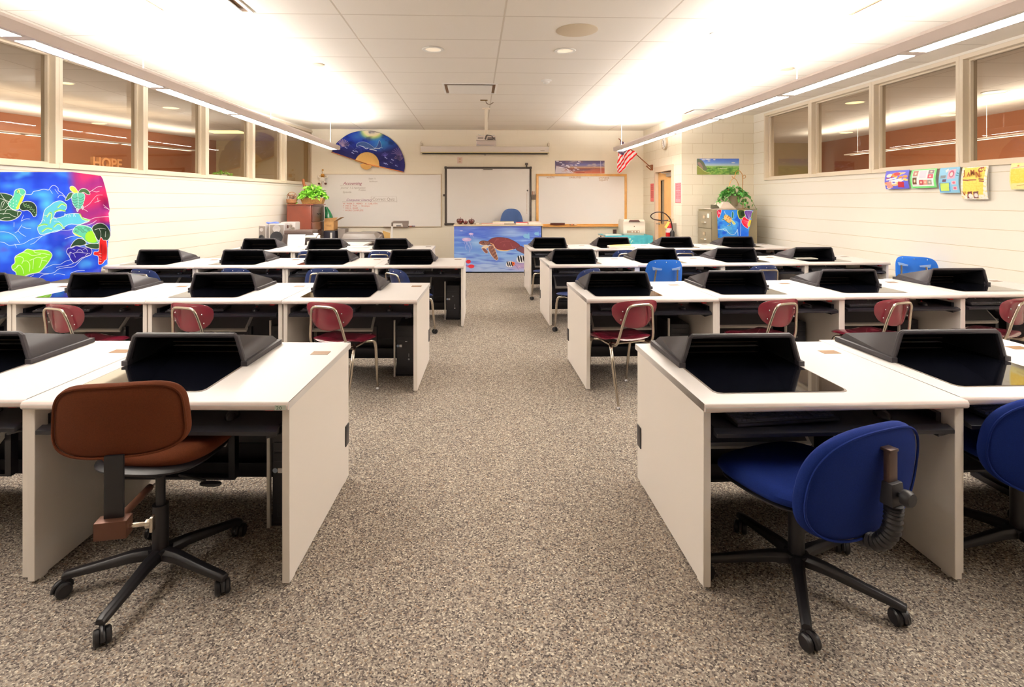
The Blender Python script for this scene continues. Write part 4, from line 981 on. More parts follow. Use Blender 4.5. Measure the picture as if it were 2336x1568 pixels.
for i in range(30):
    a = R(162)-i*R(175)/29; r0, r1 = 0, 325
    c0, s0 = math.cos(a), math.sin(a); px, py = -s0, c0
    def q(r, w_, d): x = 1265+c0*r+px*w_; y = 1000-s0*r-py*w_; p = fn_fan(x, y, 0)-base; return (p.x, -.02-d-.0015*(i % 3), p.z)
    b_.hexa([q(8,-5,0), q(r1,-15,0), q(r1,15,0), q(8,5,0), q(8,-5,.006), q(r1,-15,.006), q(r1,15,.006), q(8,5,.006)])
b_.build('fan_ribs', gold, t, smooth=0)
b_ = MB(); n = 22
pts = [(1250+165*math.cos(R(180+15-8)+PI*i/n*1.02), 975-165*math.sin(R(180+15-8)+PI*i/n*1.02)) for i in range(n+1)]
b_.prism(pts, lambda x, y, s: tuple(Vector(((fn_fan(x, y, 0)-base).x, s, (fn_fan(x, y, 0)-base).z))), -.024, -.015)
b_.build('fan_foot', mat('bamboo_dark_gold', (206,152,66), .45), t, smooth=0)
for (xa, ya, xb, yb, cc) in ((325,672,1265,990,(150,84,40)), (1200,975,2240,1205,(222,130,64))):
    p, q = fn_fan(xa, ya, 0)-base, fn_fan(xb, yb, 0)-base; b_ = MB(); b_.tube([(p.x,-.03,p.z),(q.x,-.03,q.z)], .011, 6); b_.build('guard_stick', mat('guard_%d' % xa, cc, .4), t)

# ---- posters
def flat(name, label, cat, cvs, fn, m=m_print, back=.004, group=None):
    c = fn((cvs.b[0]+cvs.b[2])/2, (cvs.b[1]+cvs.b[3])/2, 0); t = thing(name, label, cat, c, 0, group); cc = Vector(c)
    cvs.sheet('print', m, lambda x, y, tt: fn(x, y, tt)-cc, t, back=back); return t, cc
# snowy canyon poster above the oak framed board
c1 = Canvas(490, 178, 1688, 488, 240, 64, (60,54,96)); c1.vgrad([(0,(70,54,84)),(.35,(104,100,160)),(.55,(196,150,110)),(.62,(120,52,40)),(.75,(110,76,90)),(1,(206,110,72))])
c1.noise((214,196,176), 9, 5, .55, .75, .6, 3); c1.mix(np.clip((900-c1.X)/250, 0, 1), (74,60,98))
c1.poly([(490,480),(520,300),(640,330),(800,420),(930,480)], (206,196,206)); c1.noise((170,110,96), 12, 9, .62, .8, .5, 8)
for cx, cy, r in ((560,210,60),(640,240,50),(700,280,46),(800,310,50),(900,300,30),(1060,260,66),(1010,300,50),(1090,220,44),(1000,370,60),(1060,400,40),(960,420,40),(840,350,40)):
    for q in range(6): c1.ell(cx+((q*31) % 60)-30, cy+((q*47) % 44)-22, r*.32, 8, (232,226,240), .3, .9)
for pts in ([(600,340),(700,350),(820,400),(930,470)], [(640,300),(740,310),(840,320)], [(760,370),(840,440)]): c1.line(pts, (234,228,240), 12)
c1.poly([(980,440),(1200,430),(1500,380),(1688,360),(1688,488),(960,488)], (190,96,60), 0, .6); c1.line([(1010,470),(1200,465)], (140,40,24), 16); c1.line([(1590,190),(1600,480)], (226,214,226), 14, alpha=.7)
k6 = 2336/220.0
flat('poster', 'wide poster of a snowy canyon at sunset above the oak framed board', 'poster', c1, lambda x, y, tt: Vector((at(1220+x/k6, 350+y/k6, YB).x, YB-.008+tt, at(1220+x/k6, 350+y/k6, YB).z)))
# green valley poster
c2 = Canvas(430, 322, 1832, 858, 270, 104, (90,130,210)); c2.vgrad([(0,(72,104,200)),(.25,(110,150,224)),(.42,(196,214,226)),(.48,(150,190,120)),(.6,(110,170,70)),(1,(150,170,90))])
c2.noise((236,240,250), 7, 6, .62, .78, .0, 2)
for cx, cy, rx in ((650,360,80),(800,350,110),(830,400,60),(1010,358,50),(1640,455,80)): c2.ell(cx, cy, rx, 22, (240,240,248), .4)
c2.mix(np.clip((c2.Y-600)/40, 0, 1)*np.clip(.5+.5*np.sin(c2.X*.02+c2.Y*.03), 0, .7), (70,130,50)); c2.noise((196,206,130), 14, 16, .6, .75, .0, 5)
g2 = (c2.Y > 590).astype(float); r_ = Canvas(*c2.b, c2.nx, c2.ny, (0,0,0)); r_.noise((255,255,255), 16, 14, .5, .7, 1, 5); c2.mix(g2*r_.c[...,0]/255*.6, (180,196,110)); r_ = Canvas(*c2.b, c2.nx, c2.ny, (0,0,0)); r_.noise((255,255,255), 18, 12, .55, .7, 1, 11); c2.mix(g2*r_.c[...,0]/255*.7, (52,92,36))
c2.poly([(440,330),(560,360),(650,440),(720,570),(780,690),(660,720),(560,620),(450,560)], (96,104,84), 4); c2.poly([(450,470),(520,440),(600,540),(640,680),(540,600)], (150,120,118), 4); c2.poly([(440,560),(560,640),(700,740),(880,800),(700,858),(430,858)], (128,134,66), 3)
c2.line([(460,570),(560,640),(680,740),(860,800)], (206,206,140), 14); c2.line([(1200,640),(1300,662),(1430,636)], (244,240,214), 18)
k7 = 2336/160.0
flat('poster', 'wide poster of a green valley under blue sky left of the right windows', 'poster', c2, lambda x, y, tt: Vector((at(1560+x/k7, 340+y/k7, YP).x, YP-.008+tt, at(1560+x/k7, 340+y/k7, YP).z)))
# two red printed sheets either side of the door
def notice(x, y0, y1, z0, z1, label, col, seed):
    c = Canvas(0, 0, 100, 260, 40, 100, col); r = random.Random(seed)
    for i in range(14):
        yy = 18+i*14
        if i in (6,): continue
        c.line([(12,yy),(30+r.random()*8,yy)], (150,24,36), 5, 0); c.line([(42,yy),(56,yy)], (150,24,36), 5, 0); c.line([(66,yy),(90-r.random()*8,yy)], (160,30,44), 5, 0)
    c.line([(2,2),(98,2),(98,258),(2,258),(2,2)], (206,30,44), 5, 0)
    flat('notice_sheet', label, 'notice', c, lambda a, b, tt: Vector((x-.006+tt, y0+(y1-y0)*a/100, z1+(z0-z1)*b/260)), group='red notice sheets beside the door')
notice(XD, atX(1484.5,440,XD).y, atX(1496,440,XD).y, atX(1490,460,XD).z, atX(1490,419,XD).z, 'narrow red printed sheet on the wall left of the door', (232,110,110), 1)
notice(XD, 10.88, 10.57, atX(1553,463,XD).z, atX(1553,417,XD).z, 'pink and red printed sheet on the wall right of the door', (236,150,160), 2)
# student collages under the right windows
k9 = 2336/346.0
def collage(label, u0, u1, v0, v1, paint, seed=0, curl=.03, slope=0):
    c = Canvas(0, 0, 100, 130, 90, 117, (240,240,240)); paint(c)
    za, zb = atX((u0+u1)/2, v0, XR).z, atX((u0+u1)/2, v1, XR).z; ya, yb = atX(u0, 400, XR).y, atX(u1, 400, XR).y
    def fn(x, y, tt):
        k = y/130; s_ = x/100
        return Vector((XR-.030-curl*math.sin(k*2.6)-curl*.8*(s_*(1-s_)-.25)*k*2+tt*.5, ya+(yb-ya)*s_+slope*k, za+(zb-za)*k))
    return flat('student_poster', label, 'poster', c, fn, back=.002, group='student collages taped under the right windows')
def p1(c):
    c.c[:] = (96,96,206); r = random.Random(5)
    for i in range(26):
        x, y = r.uniform(5,92), r.uniform(5,120); c.ell(x, y, r.uniform(6,15), r.uniform(5,12), r.choice([(236,190,150),(200,60,70),(250,236,220),(230,140,60),(150,50,90),(250,214,120)]), ang=r.random()*3)
    for i in range(8): x, y = r.uniform(10,70), r.uniform(20,100); c.line([(x,y),(x+22,y-4)], (250,250,250), 9, 0)
    c.poly([(8,80),(30,75),(36,120),(10,124)], (232,150,140)); c.poly([(60,78),(84,84),(82,122),(58,118)], (170,40,60))
def p2(c):
    c.c[:] = (120,220,130); c.poly([(7,6),(93,6),(93,118),(7,118)], (250,250,252))
    c.poly([(36,12),(64,12),(64,62),(36,62)], (226,224,238))
    for (x0,y0,x1,y1,cc) in ((10,10,30,48,(170,120,110)),(10,56,28,104,(92,56,30)),(70,8,92,34,(120,104,110)),(70,38,90,66,(180,60,84)),(38,74,54,108,(170,60,70)),(54,76,70,108,(214,150,130)),(70,76,86,108,(150,150,140))):
        c.poly([(x0,y0),(x1,y0),(x1,y1),(x0,y1)], cc); c.ell((x0+x1)/2, (y0+y1)/2, (x1-x0)*.28, (y1-y0)*.28, (240,220,200), .4)
def p3(c):
    c.c[:] = (140,196,228); c.poly([(46,14),(84,10),(82,58),(44,60)], (214,180,206)); c.ell(64, 34, 13, 18, (176,84,112)); c.ell(64, 36, 7, 11, (244,226,226)); c.poly([(30,14),(44,6),(46,16),(36,26)], (250,250,250))
    c.poly([(10,40),(38,40),(36,56),(10,56)], (120,130,140)); c.poly([(22,60),(42,60),(40,74),(20,74)], (90,60,90))
    c.poly([(4,78),(62,78),(60,124),(4,124)], (60,120,180)); c.poly([(10,80),(56,80),(54,120),(10,120)], (206,232,110))
    for (x0,y0) in ((68,70),(72,98)): c.poly([(x0,y0),(x0+20,y0),(x0+20,y0+18),(x0,y0+18)], (236,200,214)); c.ell(x0+10, y0+9, 6, 6, (190,90,120))
    c.line([(90,30),(96,34)], (40,110,140), 5, 0); c.line([(88,42),(96,44)], (40,110,140), 5, 0)
def p4(c):
    c.c[:] = (250,244,236); c.poly([(10,4),(92,4),(86,112),(8,108)], (250,222,110)); c.noise((244,196,70), 18, 30, .5, .7, .5, 4)
    for pts in ([(74,6),(66,11),(68,20),(78,20)], [(74,8),(82,6)]): c.line(pts, (130,50,24), 5)
    for i in range(4): c.ell(76+i*4, 12+(i % 2)*6, 2.5, 2.5, (150,90,40))
    for pts in ([(10,52),(30,54)], [(34,53),(60,53)], [(72,50),(86,52)], [(74,58),(88,60)]): c.line(pts, (120,50,26), 5, 0)
    c.poly([(28,100),(46,98),(44,126),(24,126)], (110,50,40)); c.poly([(50,100),(70,98),(68,126),(50,126)], (120,80,76)); c.ell(38,116,8,9,(250,240,236)); c.ell(60,114,7,8,(246,236,230)); c.line([(8,100),(14,112),(18,100)], (140,70,30), 4)
def p5(c):
    c.c[:] = (248,236,170); c.poly([(4,30),(100,26),(100,96),(6,100)], (244,208,80)); c.noise((250,230,130), 14, 20, .5, .7, .6, 7); c.line([(6,24),(90,14)], (226,170,160), 4); c.ell(30, 14, 4, 4, (206,120,50)); c.ell(70, 8, 4, 4, (206,120,50)); c.line([(30,112),(90,104)], (206,180,110), 4)
collage('purple and red picture collage, leftmost under the right windows', 2027, 2081, 389, 431, p1)
collage('white picture collage with bright green border under the right windows', 2086, 2144, 386, 429, p2)
collage('light blue picture collage with yellow note under the right windows', 2151, 2197, 382, 440, p3)
t4, c4 = collage('yellow hand lettered sheet with torn white edges under the right windows', 2202, 2262, 380, 455, p4)
ya, yb = atX(2202,400,XR).y, atX(2262,400,XR).y; za, zb = atX(2232,380,XR).z, atX(2232,455,XR).z
for i, (ch, sx, sy) in enumerate((('J', 16, 34), ('A', 30, 38), ('M', 42, 34), ('N', 62, 44))):
    text_obj('lettering', ch, .085 if i != 1 else .065, mat('lettering_brown', (150,76,20), .5), t4, lambda x, y, tt, sx=sx, sy=sy: Vector((XR-.066-tt, ya+(yb-ya)*(sx/100)-x*.8, za+(zb-za)*(sy/130)+y))-c4, ext=.001, bold=.002)
collage('pale yellow sheet cut off by the right edge of the picture', 2314, 2374, 371, 432, p5)

# ---- batik cloth over the grey cabinets
cs = Canvas(462, 858, 1215, 1420, 200, 150, (52,132,226)); cs.noise((96,182,236), 5, 5, .45, .7, .9, 3).noise((24,76,204), 4, 5, .6, .75, .8, 6)
cs.poly([(870,870),(880,1020),(960,1050),(1100,1260),(1100,1420),(900,1420),(905,1050)], (28,90,216), 0, .7)
cs.shape([(470,880),(560,860),(555,930),(515,1020),(485,990)], (206,34,74), W_, 7)
for q in range(5): cs.line([(490,880+q*18),(540,930)], W_, 4, 0)
cs.shape([(890,870),(1040,880),(1030,990),(960,1040),(905,1010)], (60,84,36), (226,226,90), 14); cs.ell(985, 940, 40, 50, (30,52,30))
cs.shape([(1030,880),(1190,890),(1170,960),(1110,1060),(1060,1020),(1035,950)], (92,56,150), W_, 7)
for q in range(6): cs.line([(1110,1050),(1050+q*24,890)], (180,160,216), 4, 0)
cs.shape([(965,1080),(1010,1000),(1060,1030),(1110,1075),(1080,1140),(1090,1230),(1020,1190),(975,1130)], (220,32,66), W_, 7)
for q in range(6): cs.line([(1100,1090),(975+q*18,1060+q*26)], (250,170,180), 4, 0)
cs.shape([(1110,1075),(1150,1060),(1150,1120),(1110,1200),(1085,1170)], (240,226,70), W_, 5); cs.shape([(1170,930),(1205,900),(1200,1010),(1150,1040)], (90,130,50), W_, 5)
cs.shape([(610,1000),(640,955),(700,975),(770,1040),(760,1100),(700,1120),(630,1060)], (236,190,120), (60,120,70), 8)
for q in range(9): cs.ell(640+((q*41) % 110), 985+((q*29) % 100), 11, 9, (190,110,60))
cs.shape([(770,1010),(775,920),(790,895),(810,930),(800,1010),(775,1040)], (36,110,96), W_, 5); cs.shape([(625,890),(640,940),(690,970),(650,965)], (40,120,90), W_, 5); cs.shape([(770,1060),(800,1080),(845,1140),(800,1150),(770,1100)], (216,214,130), W_, 5); cs.shape([(740,1120),(745,1170),(680,1180),(720,1150)], (40,120,110), W_, 5); cs.shape([(570,1065),(610,1030),(620,1060)], (40,110,96), W_, 5)
for pts in ([(490,1245),(570,1250),(640,1240),(690,1300),(760,1350),(830,1340),(880,1250)], [(600,1250),(650,1280)], [(935,1050),(950,1160),(940,1370)], [(880,1250),(890,1370)]): cs.line(pts, (226,238,250), 8)
k8 = 1568/180.0; YC = 9.85
smask = [(470,858),(1200,870),(1190,960),(1150,1100),(1105,1290),(1100,1418),(490,1418),(478,1050)]
o = cs.sheet('draped_cloth', m_cloth, lambda x, y, tt: (at(1580+x/k8, 380+y/k8, YC).x, YC-.018-.006*math.sin(x*.03), at(1580+x/k8, 380+y/k8, YC).z), mask=lambda X, Y: cs.pmask(smask) > 0)
tag(o, 'blue batik cloth with a turtle draped over the grey filing cabinets', 'cloth')

# ================================================================ FRONT WALL
m_wb = mat('whiteboard_surface', (247,242,238), .22, spec=.5)
m_alu = mat('board_frame_tan', (196,166,128), .4); m_oak = mat('oak_trim', (214,158,84), .4, noise=.1, nscale=9)
m_blk = mat('smartboard_frame', (58,46,38), .4)
def board(name, label, u0, u1, v0, v1, fw, fm, depth=.03, tray=True):
    a, b = at(u0, v0, YB), at(u1, v1, YB); w_, h_ = b.x-a.x, a.z-b.z; t = thing(name, label, 'board', (a.x, YB, b.z))
    MB().box(fw, w_-fw, -depth*.7, -.001, fw, h_-fw).build('writing_surface', m_wb, t, smooth=0)
    f = MB(); f.box(0, w_, -depth, 0, 0, fw); f.box(0, w_, -depth, 0, h_-fw, h_); f.box(0, fw, -depth, 0, fw, h_-fw); f.box(w_-fw, w_, -depth, 0, fw, h_-fw)
    f.build('frame', fm, t, bevel=.002, seg=1)
    return t, a, b, w_, h_
def wtext(t, s, u, v, h, m, sh=0, sp=1.0, bold=0, sx=1.0):
    p = at(u, v, YB); o = t.location
    return text_obj('writing', s, h, m, t, lambda x, y, tt: (p.x-o.x+x*sx, -.0235-tt, p.z-o.z+y), ext=.0004, shear=sh, spacing=sp, bold=bold)
t, a, b, w_, h_ = board('whiteboard', 'long whiteboard with handwritten class notes at the left of the front wall', 733, 1007, 397, 518, .012, m_alu)
ink1, ink2, ink3, ink4 = mat('marker_maroon', (160,84,104), .5), mat('marker_grey', (176,160,150), .5), mat('marker_red', (214,120,96), .5), mat('marker_purple', (150,84,130), .5)
wtext(t, 'Accounting', 783, 421.5, .095, ink1, .35, bold=.001); wtext(t, 'Journal  1-2 Application', 778, 430.5, .06, ink2, .3); wtext(t, 'Problem', 818, 435.5, .05, ink2, .3); wtext(t, 'Episode', 782, 440.5, .065, ink2, .3)
wtext(t, 'Start 11', 841, 409.5, .055, ink2, .1); wtext(t, 'Bd Room', 843, 416, .05, ink2, .1)
wtext(t, 'Computer Literacy', 790, 459, .082, ink4, .3, sx=.95); wtext(t, 'Correct Quiz', 850, 458, .105, ink2, 0, sx=.9)
for i, s in enumerate(('W  WEEK 2 - MEMO    A - LAB, 4TH', 'F  WK 2 - TAX   -   Envelope', '*  WK 2 - QUIZ   -', '-  WORK COMPLETE')): wtext(t, s, 783, 466.5+i*5.1, .052, ink3, 0)
o = t.location; ln = MB()
def stroke(pts, r=.0025):
    q = [at(u, v, YB) for u, v in pts]; ln.tube([(p.x-o.x, -.0235, p.z-o.z) for p in q], r, 4)
stroke([(776,424),(826,424)]); stroke([(781,460.5),(844,460.5),(905,460)]); stroke([(847,449),(847,460)]); stroke([(905,449),(906,462)]); stroke([(847,449),(905,448)], .0015)
ln.build('writing', ink2, t)
tr = MB(); tr.box(w_*.52, w_*.73, -.09, -.03, .0, .012); tr.build('pen_tray', mat('tray_bronze', (112,84,62), .4), t, bevel=.002)
def marker(u, v, ln_, col, label, group='markers on the board trays', rz=0):
    p = at(u, v, YB-.06); t = thing('marker', label, 'marker', p, rz, group); b_ = MB(); b_.tube([(0,0,0),(ln_,0,0)], .009, 8); b_.build('barrel', mat('marker_body_%d' % sum(col), col, .4), t); b_ = MB(); b_.tube([(-.03,0,0),(0,0,0)], .0098, 8); b_.build('cap', m_black, t)
t, a, b, w_, h_ = board('smartboard', 'interactive whiteboard with dark frame above the teacher desk', 1015, 1212, 381, 513, .045, m_blk, .05)
for x, z in ((0,0),(0,1),(1,0),(1,1)): MB().box(x*w_-.012-.036*x, x*w_+.012+.036*(1-x), -.058, -.001, z*h_-.012-.036*z, z*h_+.012+.036*(1-z)).build('corner_block', m_blk, t, bevel=.016)
o = t.location
p = at(1113, 385, YB); MB().box(p.x-o.x-.11, p.x-o.x+.11, -.075, -.05, p.z-o.z-.03, p.z-o.z+.01).build('label_plate', mat('plate_grey', (112,104,98), .4), t, bevel=.004)
p = at(1201, 376, YB); k = MB(); k.box(p.x-o.x-.035, p.x-o.x+.035, -.06, -.01, p.z-o.z-.01, p.z-o.z+.04); k.box(p.x-o.x-.018, p.x-o.x+.018, -.05, -.01, p.z-o.z-.09, p.z-o.z-.01); k.build('sensor', m_blk, t, bevel=.004)
k = MB(); p = at(1203, 435, YB); k.lathe([(.02,0),(.018,.004),(.001,.005)], (p.x-o.x, -.036, p.z-o.z), 12, rot=Matrix.Rotation(PI/2, 3, 'X')); k.build('toolbar_button', m_blk, t)
for i in range(16): p = at(1201.5, 441+i*3, YB); MB().box(p.x-o.x-.008, p.x-o.x+.008, -.0368, -.0355, p.z-o.z-.009, p.z-o.z+.006).build('toolbar_mark', mat('mark_tan', (190,160,140), .5), t, smooth=0)
p = at(1014, 445, YB); MB().box(p.x-o.x-.03, p.x-o.x+.01, -.05, -.01, p.z-o.z-.03, p.z-o.z+.02).build('side_latch', m_blk, t, bevel=.004)
t, a, b, w_, h_ = board('whiteboard', 'oak framed whiteboard lettered ASSETS, LIABILITIES and OWNERS EQUITY', 1223, 1429, 397, 516, .055, m_oak, .035)
ink5 = mat('marker_tan', (190,150,116), .5)
for s, u, v in (('ASSETS', 1246.5, 407), ('LIABILITIES', 1298, 407.2), ('+', 1340, 408), ('OWNERS', 1365, 408), ('EQUITY', 1367, 413)):
    p = at(u, v, YB); o = t.location; text_obj('lettering', s, .058 if s != '+' else .05, ink5, t, lambda x, y, tt, p=p, o=o: (p.x-o.x+x, -.0262-tt, p.z-o.z+y), ext=.0004, bold=.0008, spacing=1.05)
tr = MB(); tr.box(.05, w_*.97, -.10, -.03, -.01, .015); tr.build('chalk_ledge', m_oak, t, bevel=.003)
p = at(1272, 513, YB-.07); t2 = thing('board_eraser', 'long dark eraser on the ledge of the oak framed whiteboard', 'eraser', p); MB().box(-.17, .17, -.03, .03, 0, .035).build('felt', mat('felt_maroon', (88,40,30), .9), t2, bevel=.006); MB().box(-.17, .17, -.025, .025, .035, .045).build('grip', m_black, t2)
marker(1302, 513, .07, (176,60,50), 'red marker on the oak ledge'); marker(1310, 513, .06, (200,190,180), 'white marker on the oak ledge right of the eraser')
marker(907, 515.5, .08, (60,50,60), 'dark marker on the tray of the long whiteboard'); marker(934, 516.2, .06, (196,50,40), 'red marker at the lower edge of the long whiteboard'); marker(942, 516, .05, (90,60,120), 'purple marker at the lower edge of the long whiteboard')
# marker holder between the boards
p = at(1216, 447, YB); t = thing('marker_holder', 'dark wall mounted marker cup between the two right boards', 'marker holder', (p.x, YB, p.z))
MB().hexa([(-.045,-.08,-.09),(.045,-.08,-.09),(.045,-.002,-.09),(-.045,-.002,-.09),(-.055,-.10,.03),(.055,-.10,.03),(.055,-.002,.03),(-.055,-.002,.03)]).build('cup', mat('cup_grey', (110,96,84), .5), t, bevel=.008)
for x, lb in ((-.02, 'brown pen standing in the wall cup, left one'), (.02, 'brown pen standing in the wall cup, right one')):
    q = thing('pen', lb, 'pen', (p.x+x, YB-.05, p.z-.02), 0, 'pens in the wall cup'); MB().tube([(0,0,0),(0,0,.13)], .009, 8).build('pen_barrel', mat('pen_brown', (170,110,84), .4), q)
# projection screen
a, b = at(961, 335, YB), at(1251, 354, YB)
t = thing('projection_screen', 'long white rolled up projection screen case above the boards', 'projection screen', (a.x, YB, b.z)); w_ = b.x-a.x; h_ = a.z-b.z
c = MB(); c.box(0, w_, -.13, -.02, .05, h_); c.build('screen_case', mat('case_white', (232,222,214), .4), t, bevel=.012)
c = MB(); c.box(.0, w_, -.14, -.02, .035, .055); c.build('case_trim', mat('case_beige', (214,200,150), .4), t, bevel=.003)
c = MB(); c.tube([(.03,-.08,.022),(w_-.03,-.08,.022)], .015, 10); c.build('screen_batten', m_black, t)
c = MB(); c.tube(smooth_path([(w_/2,-.08,.01),(w_/2+.015,-.08,-.01),(w_/2,-.08,-.025),(w_/2-.015,-.08,-.01)], 4, True), .004, 6, closed=True); c.build('pull_ring', m_chrome, t)
for x in (.0, w_-.0):
    c = MB(); c.box(x-.02, x+.02, -.10, -.002, h_+.02, h_+.09); c.tube([(x,-.06,h_+.03),(x,-.06,h_-.02)], .01, 6); c.tube([(x-.01,-.04,h_+.09),(x+.01,-.06,h_+.13)], .006, 6); c.build('wall_bracket', m_frame, t)
wt = at(1236, 345, YB); MB().box(wt.x-t.location.x-.05, wt.x-t.location.x+.05, -.1315, -.130, wt.z-t.location.z-.008, wt.z-t.location.z+.008).build('maker_plate', mat('mark_faint', (190,176,164), .5), t, smooth=0)
# outlets
def plate(u, v, Y, w_, h_, label, m, name='wall_outlet', inner=None):
    p = at(u, v, Y); t = thing(name, label, 'outlet', (p.x, Y, p.z)); MB().box(-w_/2, w_/2, -.012, -.001, -h_/2, h_/2).build('cover_plate', m, t, bevel=.003)
    k = MB()
    for z in (-.2, .2): k.box(-w_*.2, w_*.2, -.016, -.012, h_*z-h_*.12, h_*z+h_*.12)
    k.build('receptacle', inner or m_white, t, bevel=.002, seg=1)
plate(1049, 366, YB, .12, .15, 'pale pink wall plate above the interactive whiteboard', mat('plate_pink', (236,208,196), .5), inner=mat('plate_core', (214,180,140), .5))
plate(1402, 529, YB, .09, .11, 'small brown wall outlet left of the white printer', mat('plate_brown', (92,66,54), .5), inner=mat('outlet_dark', (60,44,38), .5))
# projector on its ceiling pole
YJ = 9.9
p = at(1109, 321, YJ); t = thing('projector', 'white projector hanging from a ceiling pole', 'projector', (p.x, YJ, p.z)); s_ = YJ/F
c = MB(); c.hexa([(-22.5*s_,-.16,-11*s_),(22.5*s_,-.16,-11*s_),(22.5*s_,.16,-11*s_),(-22.5*s_,.16,-11*s_),(-22.5*s_,-.16,-2*s_),(22.5*s_,-.16,-2*s_),(22.5*s_,.16,-2*s_),(-22.5*s_,.16,-2*s_)]); c.build('lower_case', mat('proj_grey', (200,184,176), .4), t, bevel=.01)
c = MB(); c.box(-22.5*s_, 22.5*s_, -.16, .16, -1.8*s_, 9*s_); c.build('upper_case', mat('proj_white', (226,212,200), .4), t, bevel=.012)
c = MB(); c.box(-19*s_, -7*s_, -.163, -.16, 2*s_, 5*s_); c.box(3*s_, 20*s_, -.163, -.16, 0, 6*s_); c.build('port_panel', mat('proj_vent', (150,136,128), .5), t, smooth=0)
c = MB(); c.box(-.10, .10, -.10, .10, 9*s_, 10.5*s_); c.tube([(-.09,-.08,10*s_),(-.14,-.12,12*s_)], .01, 6); c.tube([(.09,-.08,10*s_),(.15,-.12,11*s_)], .01, 6); c.build('mount_plate', m_white, t)
c = MB(); c.tube([(0,0,10*s_),(0,0,ZC-p.z-.02)], .028, 14); c.lathe([(.07,ZC-p.z-.02),(.07,ZC-p.z)], (0,0,0), 18); c.build('ceiling_pole', mat('pole_cream', (236,222,200), .4), t)
c = MB(); c.tube(smooth_path([(.02,-.10,11*s_),(.0,-.19,8*s_),(-.01,-.2,4*s_),(-.02,-.18,1*s_)]), .014, 8); c.tube(smooth_path([(.03,-.1,11*s_),(.1,-.18,8*s_),(.12,-.18,3*s_),(.16,-.17,1*s_)]), .006, 6); c.tube(smooth_path([(.02,-.17,1*s_),(.06,-.18,.5*s_),(.12,-.17,1*s_)]), .008, 6); c.build('cables', mat('cable_dark', (66,56,50), .5), t)

# clock
p = atX(1518.5, 326, XD); t = thing('wall_clock', 'round white clock on the wall above the door', 'clock', (XD, p.y, p.z-.0)); RX = Matrix.Rotation(-PI/2, 3, 'Y')
MB().lathe([(.145,0),(.15,.02),(.145,.045),(.132,.045),(.132,.03)], n=32, rot=RX).build('clock_case', mat('clock_beige', (196,176,150), .4), t)
MB().lathe([(.132,.030),(.001,.0305)], n=32, rot=RX).build('clock_face', mat('clock_white', (240,234,226), .4), t)
k = MB()
for i in range(12): a_ = i*PI/6; k.tube([(-.034, math.sin(a_)*.105, math.cos(a_)*.105), (-.034, math.sin(a_)*.12, math.cos(a_)*.12)], .004, 4)
k.build('hour_marks', m_black, t, smooth=0)
MB().tube([(-.038,0,0),(-.038,.05,.055)], .005, 6).build('hour_hand', m_black, t); MB().tube([(-.041,.0,0),(-.041,-.03,-.09)], .004, 6).build('minute_hand', m_black, t)

# flag on its pole beside the door
m_pole = mat('flag_pole_brown', (124,70,34), .4)
yb_ = 12.30; base = Vector((XD-.02, yb_, at(1495, 384, yb_).z)); tip = at(1411, 316, yb_+.0)
t = thing('wall_flag', 'striped American flag hanging from an angled pole beside the door', 'flag', base)
d_ = tip-base; MB().tube([(0,0,0), d_], .011, 8).build('flag_pole', m_pole, t)
k = MB(); k.box(-.02, .02, -.03, .03, -.05, .08); k.tube([(-.02,0,-.04),(-.13,0,.055)], .014, 8); k.tube([(0,0,.07),(-.12,0,.05)], .008, 6); k.build('bracket', m_pole, t)
k13 = 2336/170.0
cg = Canvas(215, 270, 900, 1325, 190, 290, (240,234,236))
# stripes run down and to the left from the pole, as the cloth hangs
def fld(x, y): return (x-690)*.62+(y-540)*.40
for kx, off in ((0,0),(1,1),(2,2)): pass
stripes = [([(700,535),(600,620),(500,740),(440,860),(340,1000),(260,1100),(232,1150)], 44), ([(790,600),(690,690),(580,800),(500,910),(430,1030),(330,1150),(240,1260)], 44), ([(855,680),(760,780),(640,900),(560,1000),(500,1110),(400,1220),(300,1310)], 42), ([(400,740),(330,830),(280,920),(250,985)], 40), ([(310,690),(290,760)], 30)]
for pts, wd in stripes: cg.line(pts, (200,22,22), wd)
cg.shape([(300,590),(520,590),(470,690),(410,740),(310,690)], (70,50,84)); cg.poly([(355,420),(370,270),(450,330),(440,410)], (76,40,70))
for i in range(16): cg.ell(325+(i % 5)*38+((i//5) % 2)*18, 612+(i//5)*32, 9, 9, (236,230,236))
for i in range(6): cg.ell(378+(i % 2)*34, 345+(i//2)*26, 9, 9, (236,220,226))
fm = [(370,268),(440,318),(690,535),(870,690),(780,800),(640,950),(560,1080),(480,1190),(300,1322),(235,1275),(222,1160),(240,1020),(262,900),(290,700),(310,560),(345,430)]
def ff(x, y, tt):
    dep = .05*math.sin(x*.016+y*.006)+.025*math.sin(x*.045-y*.01)
    q = at(1390+x/k13, 300+y/k13, yb_-.03); return Vector((q.x, q.y+dep*.8-.0, q.z))-base
cg.sheet('flag_cloth', m_cloth, ff, t, mask=lambda X, Y: cg.pmask(fm, 0) > 0)

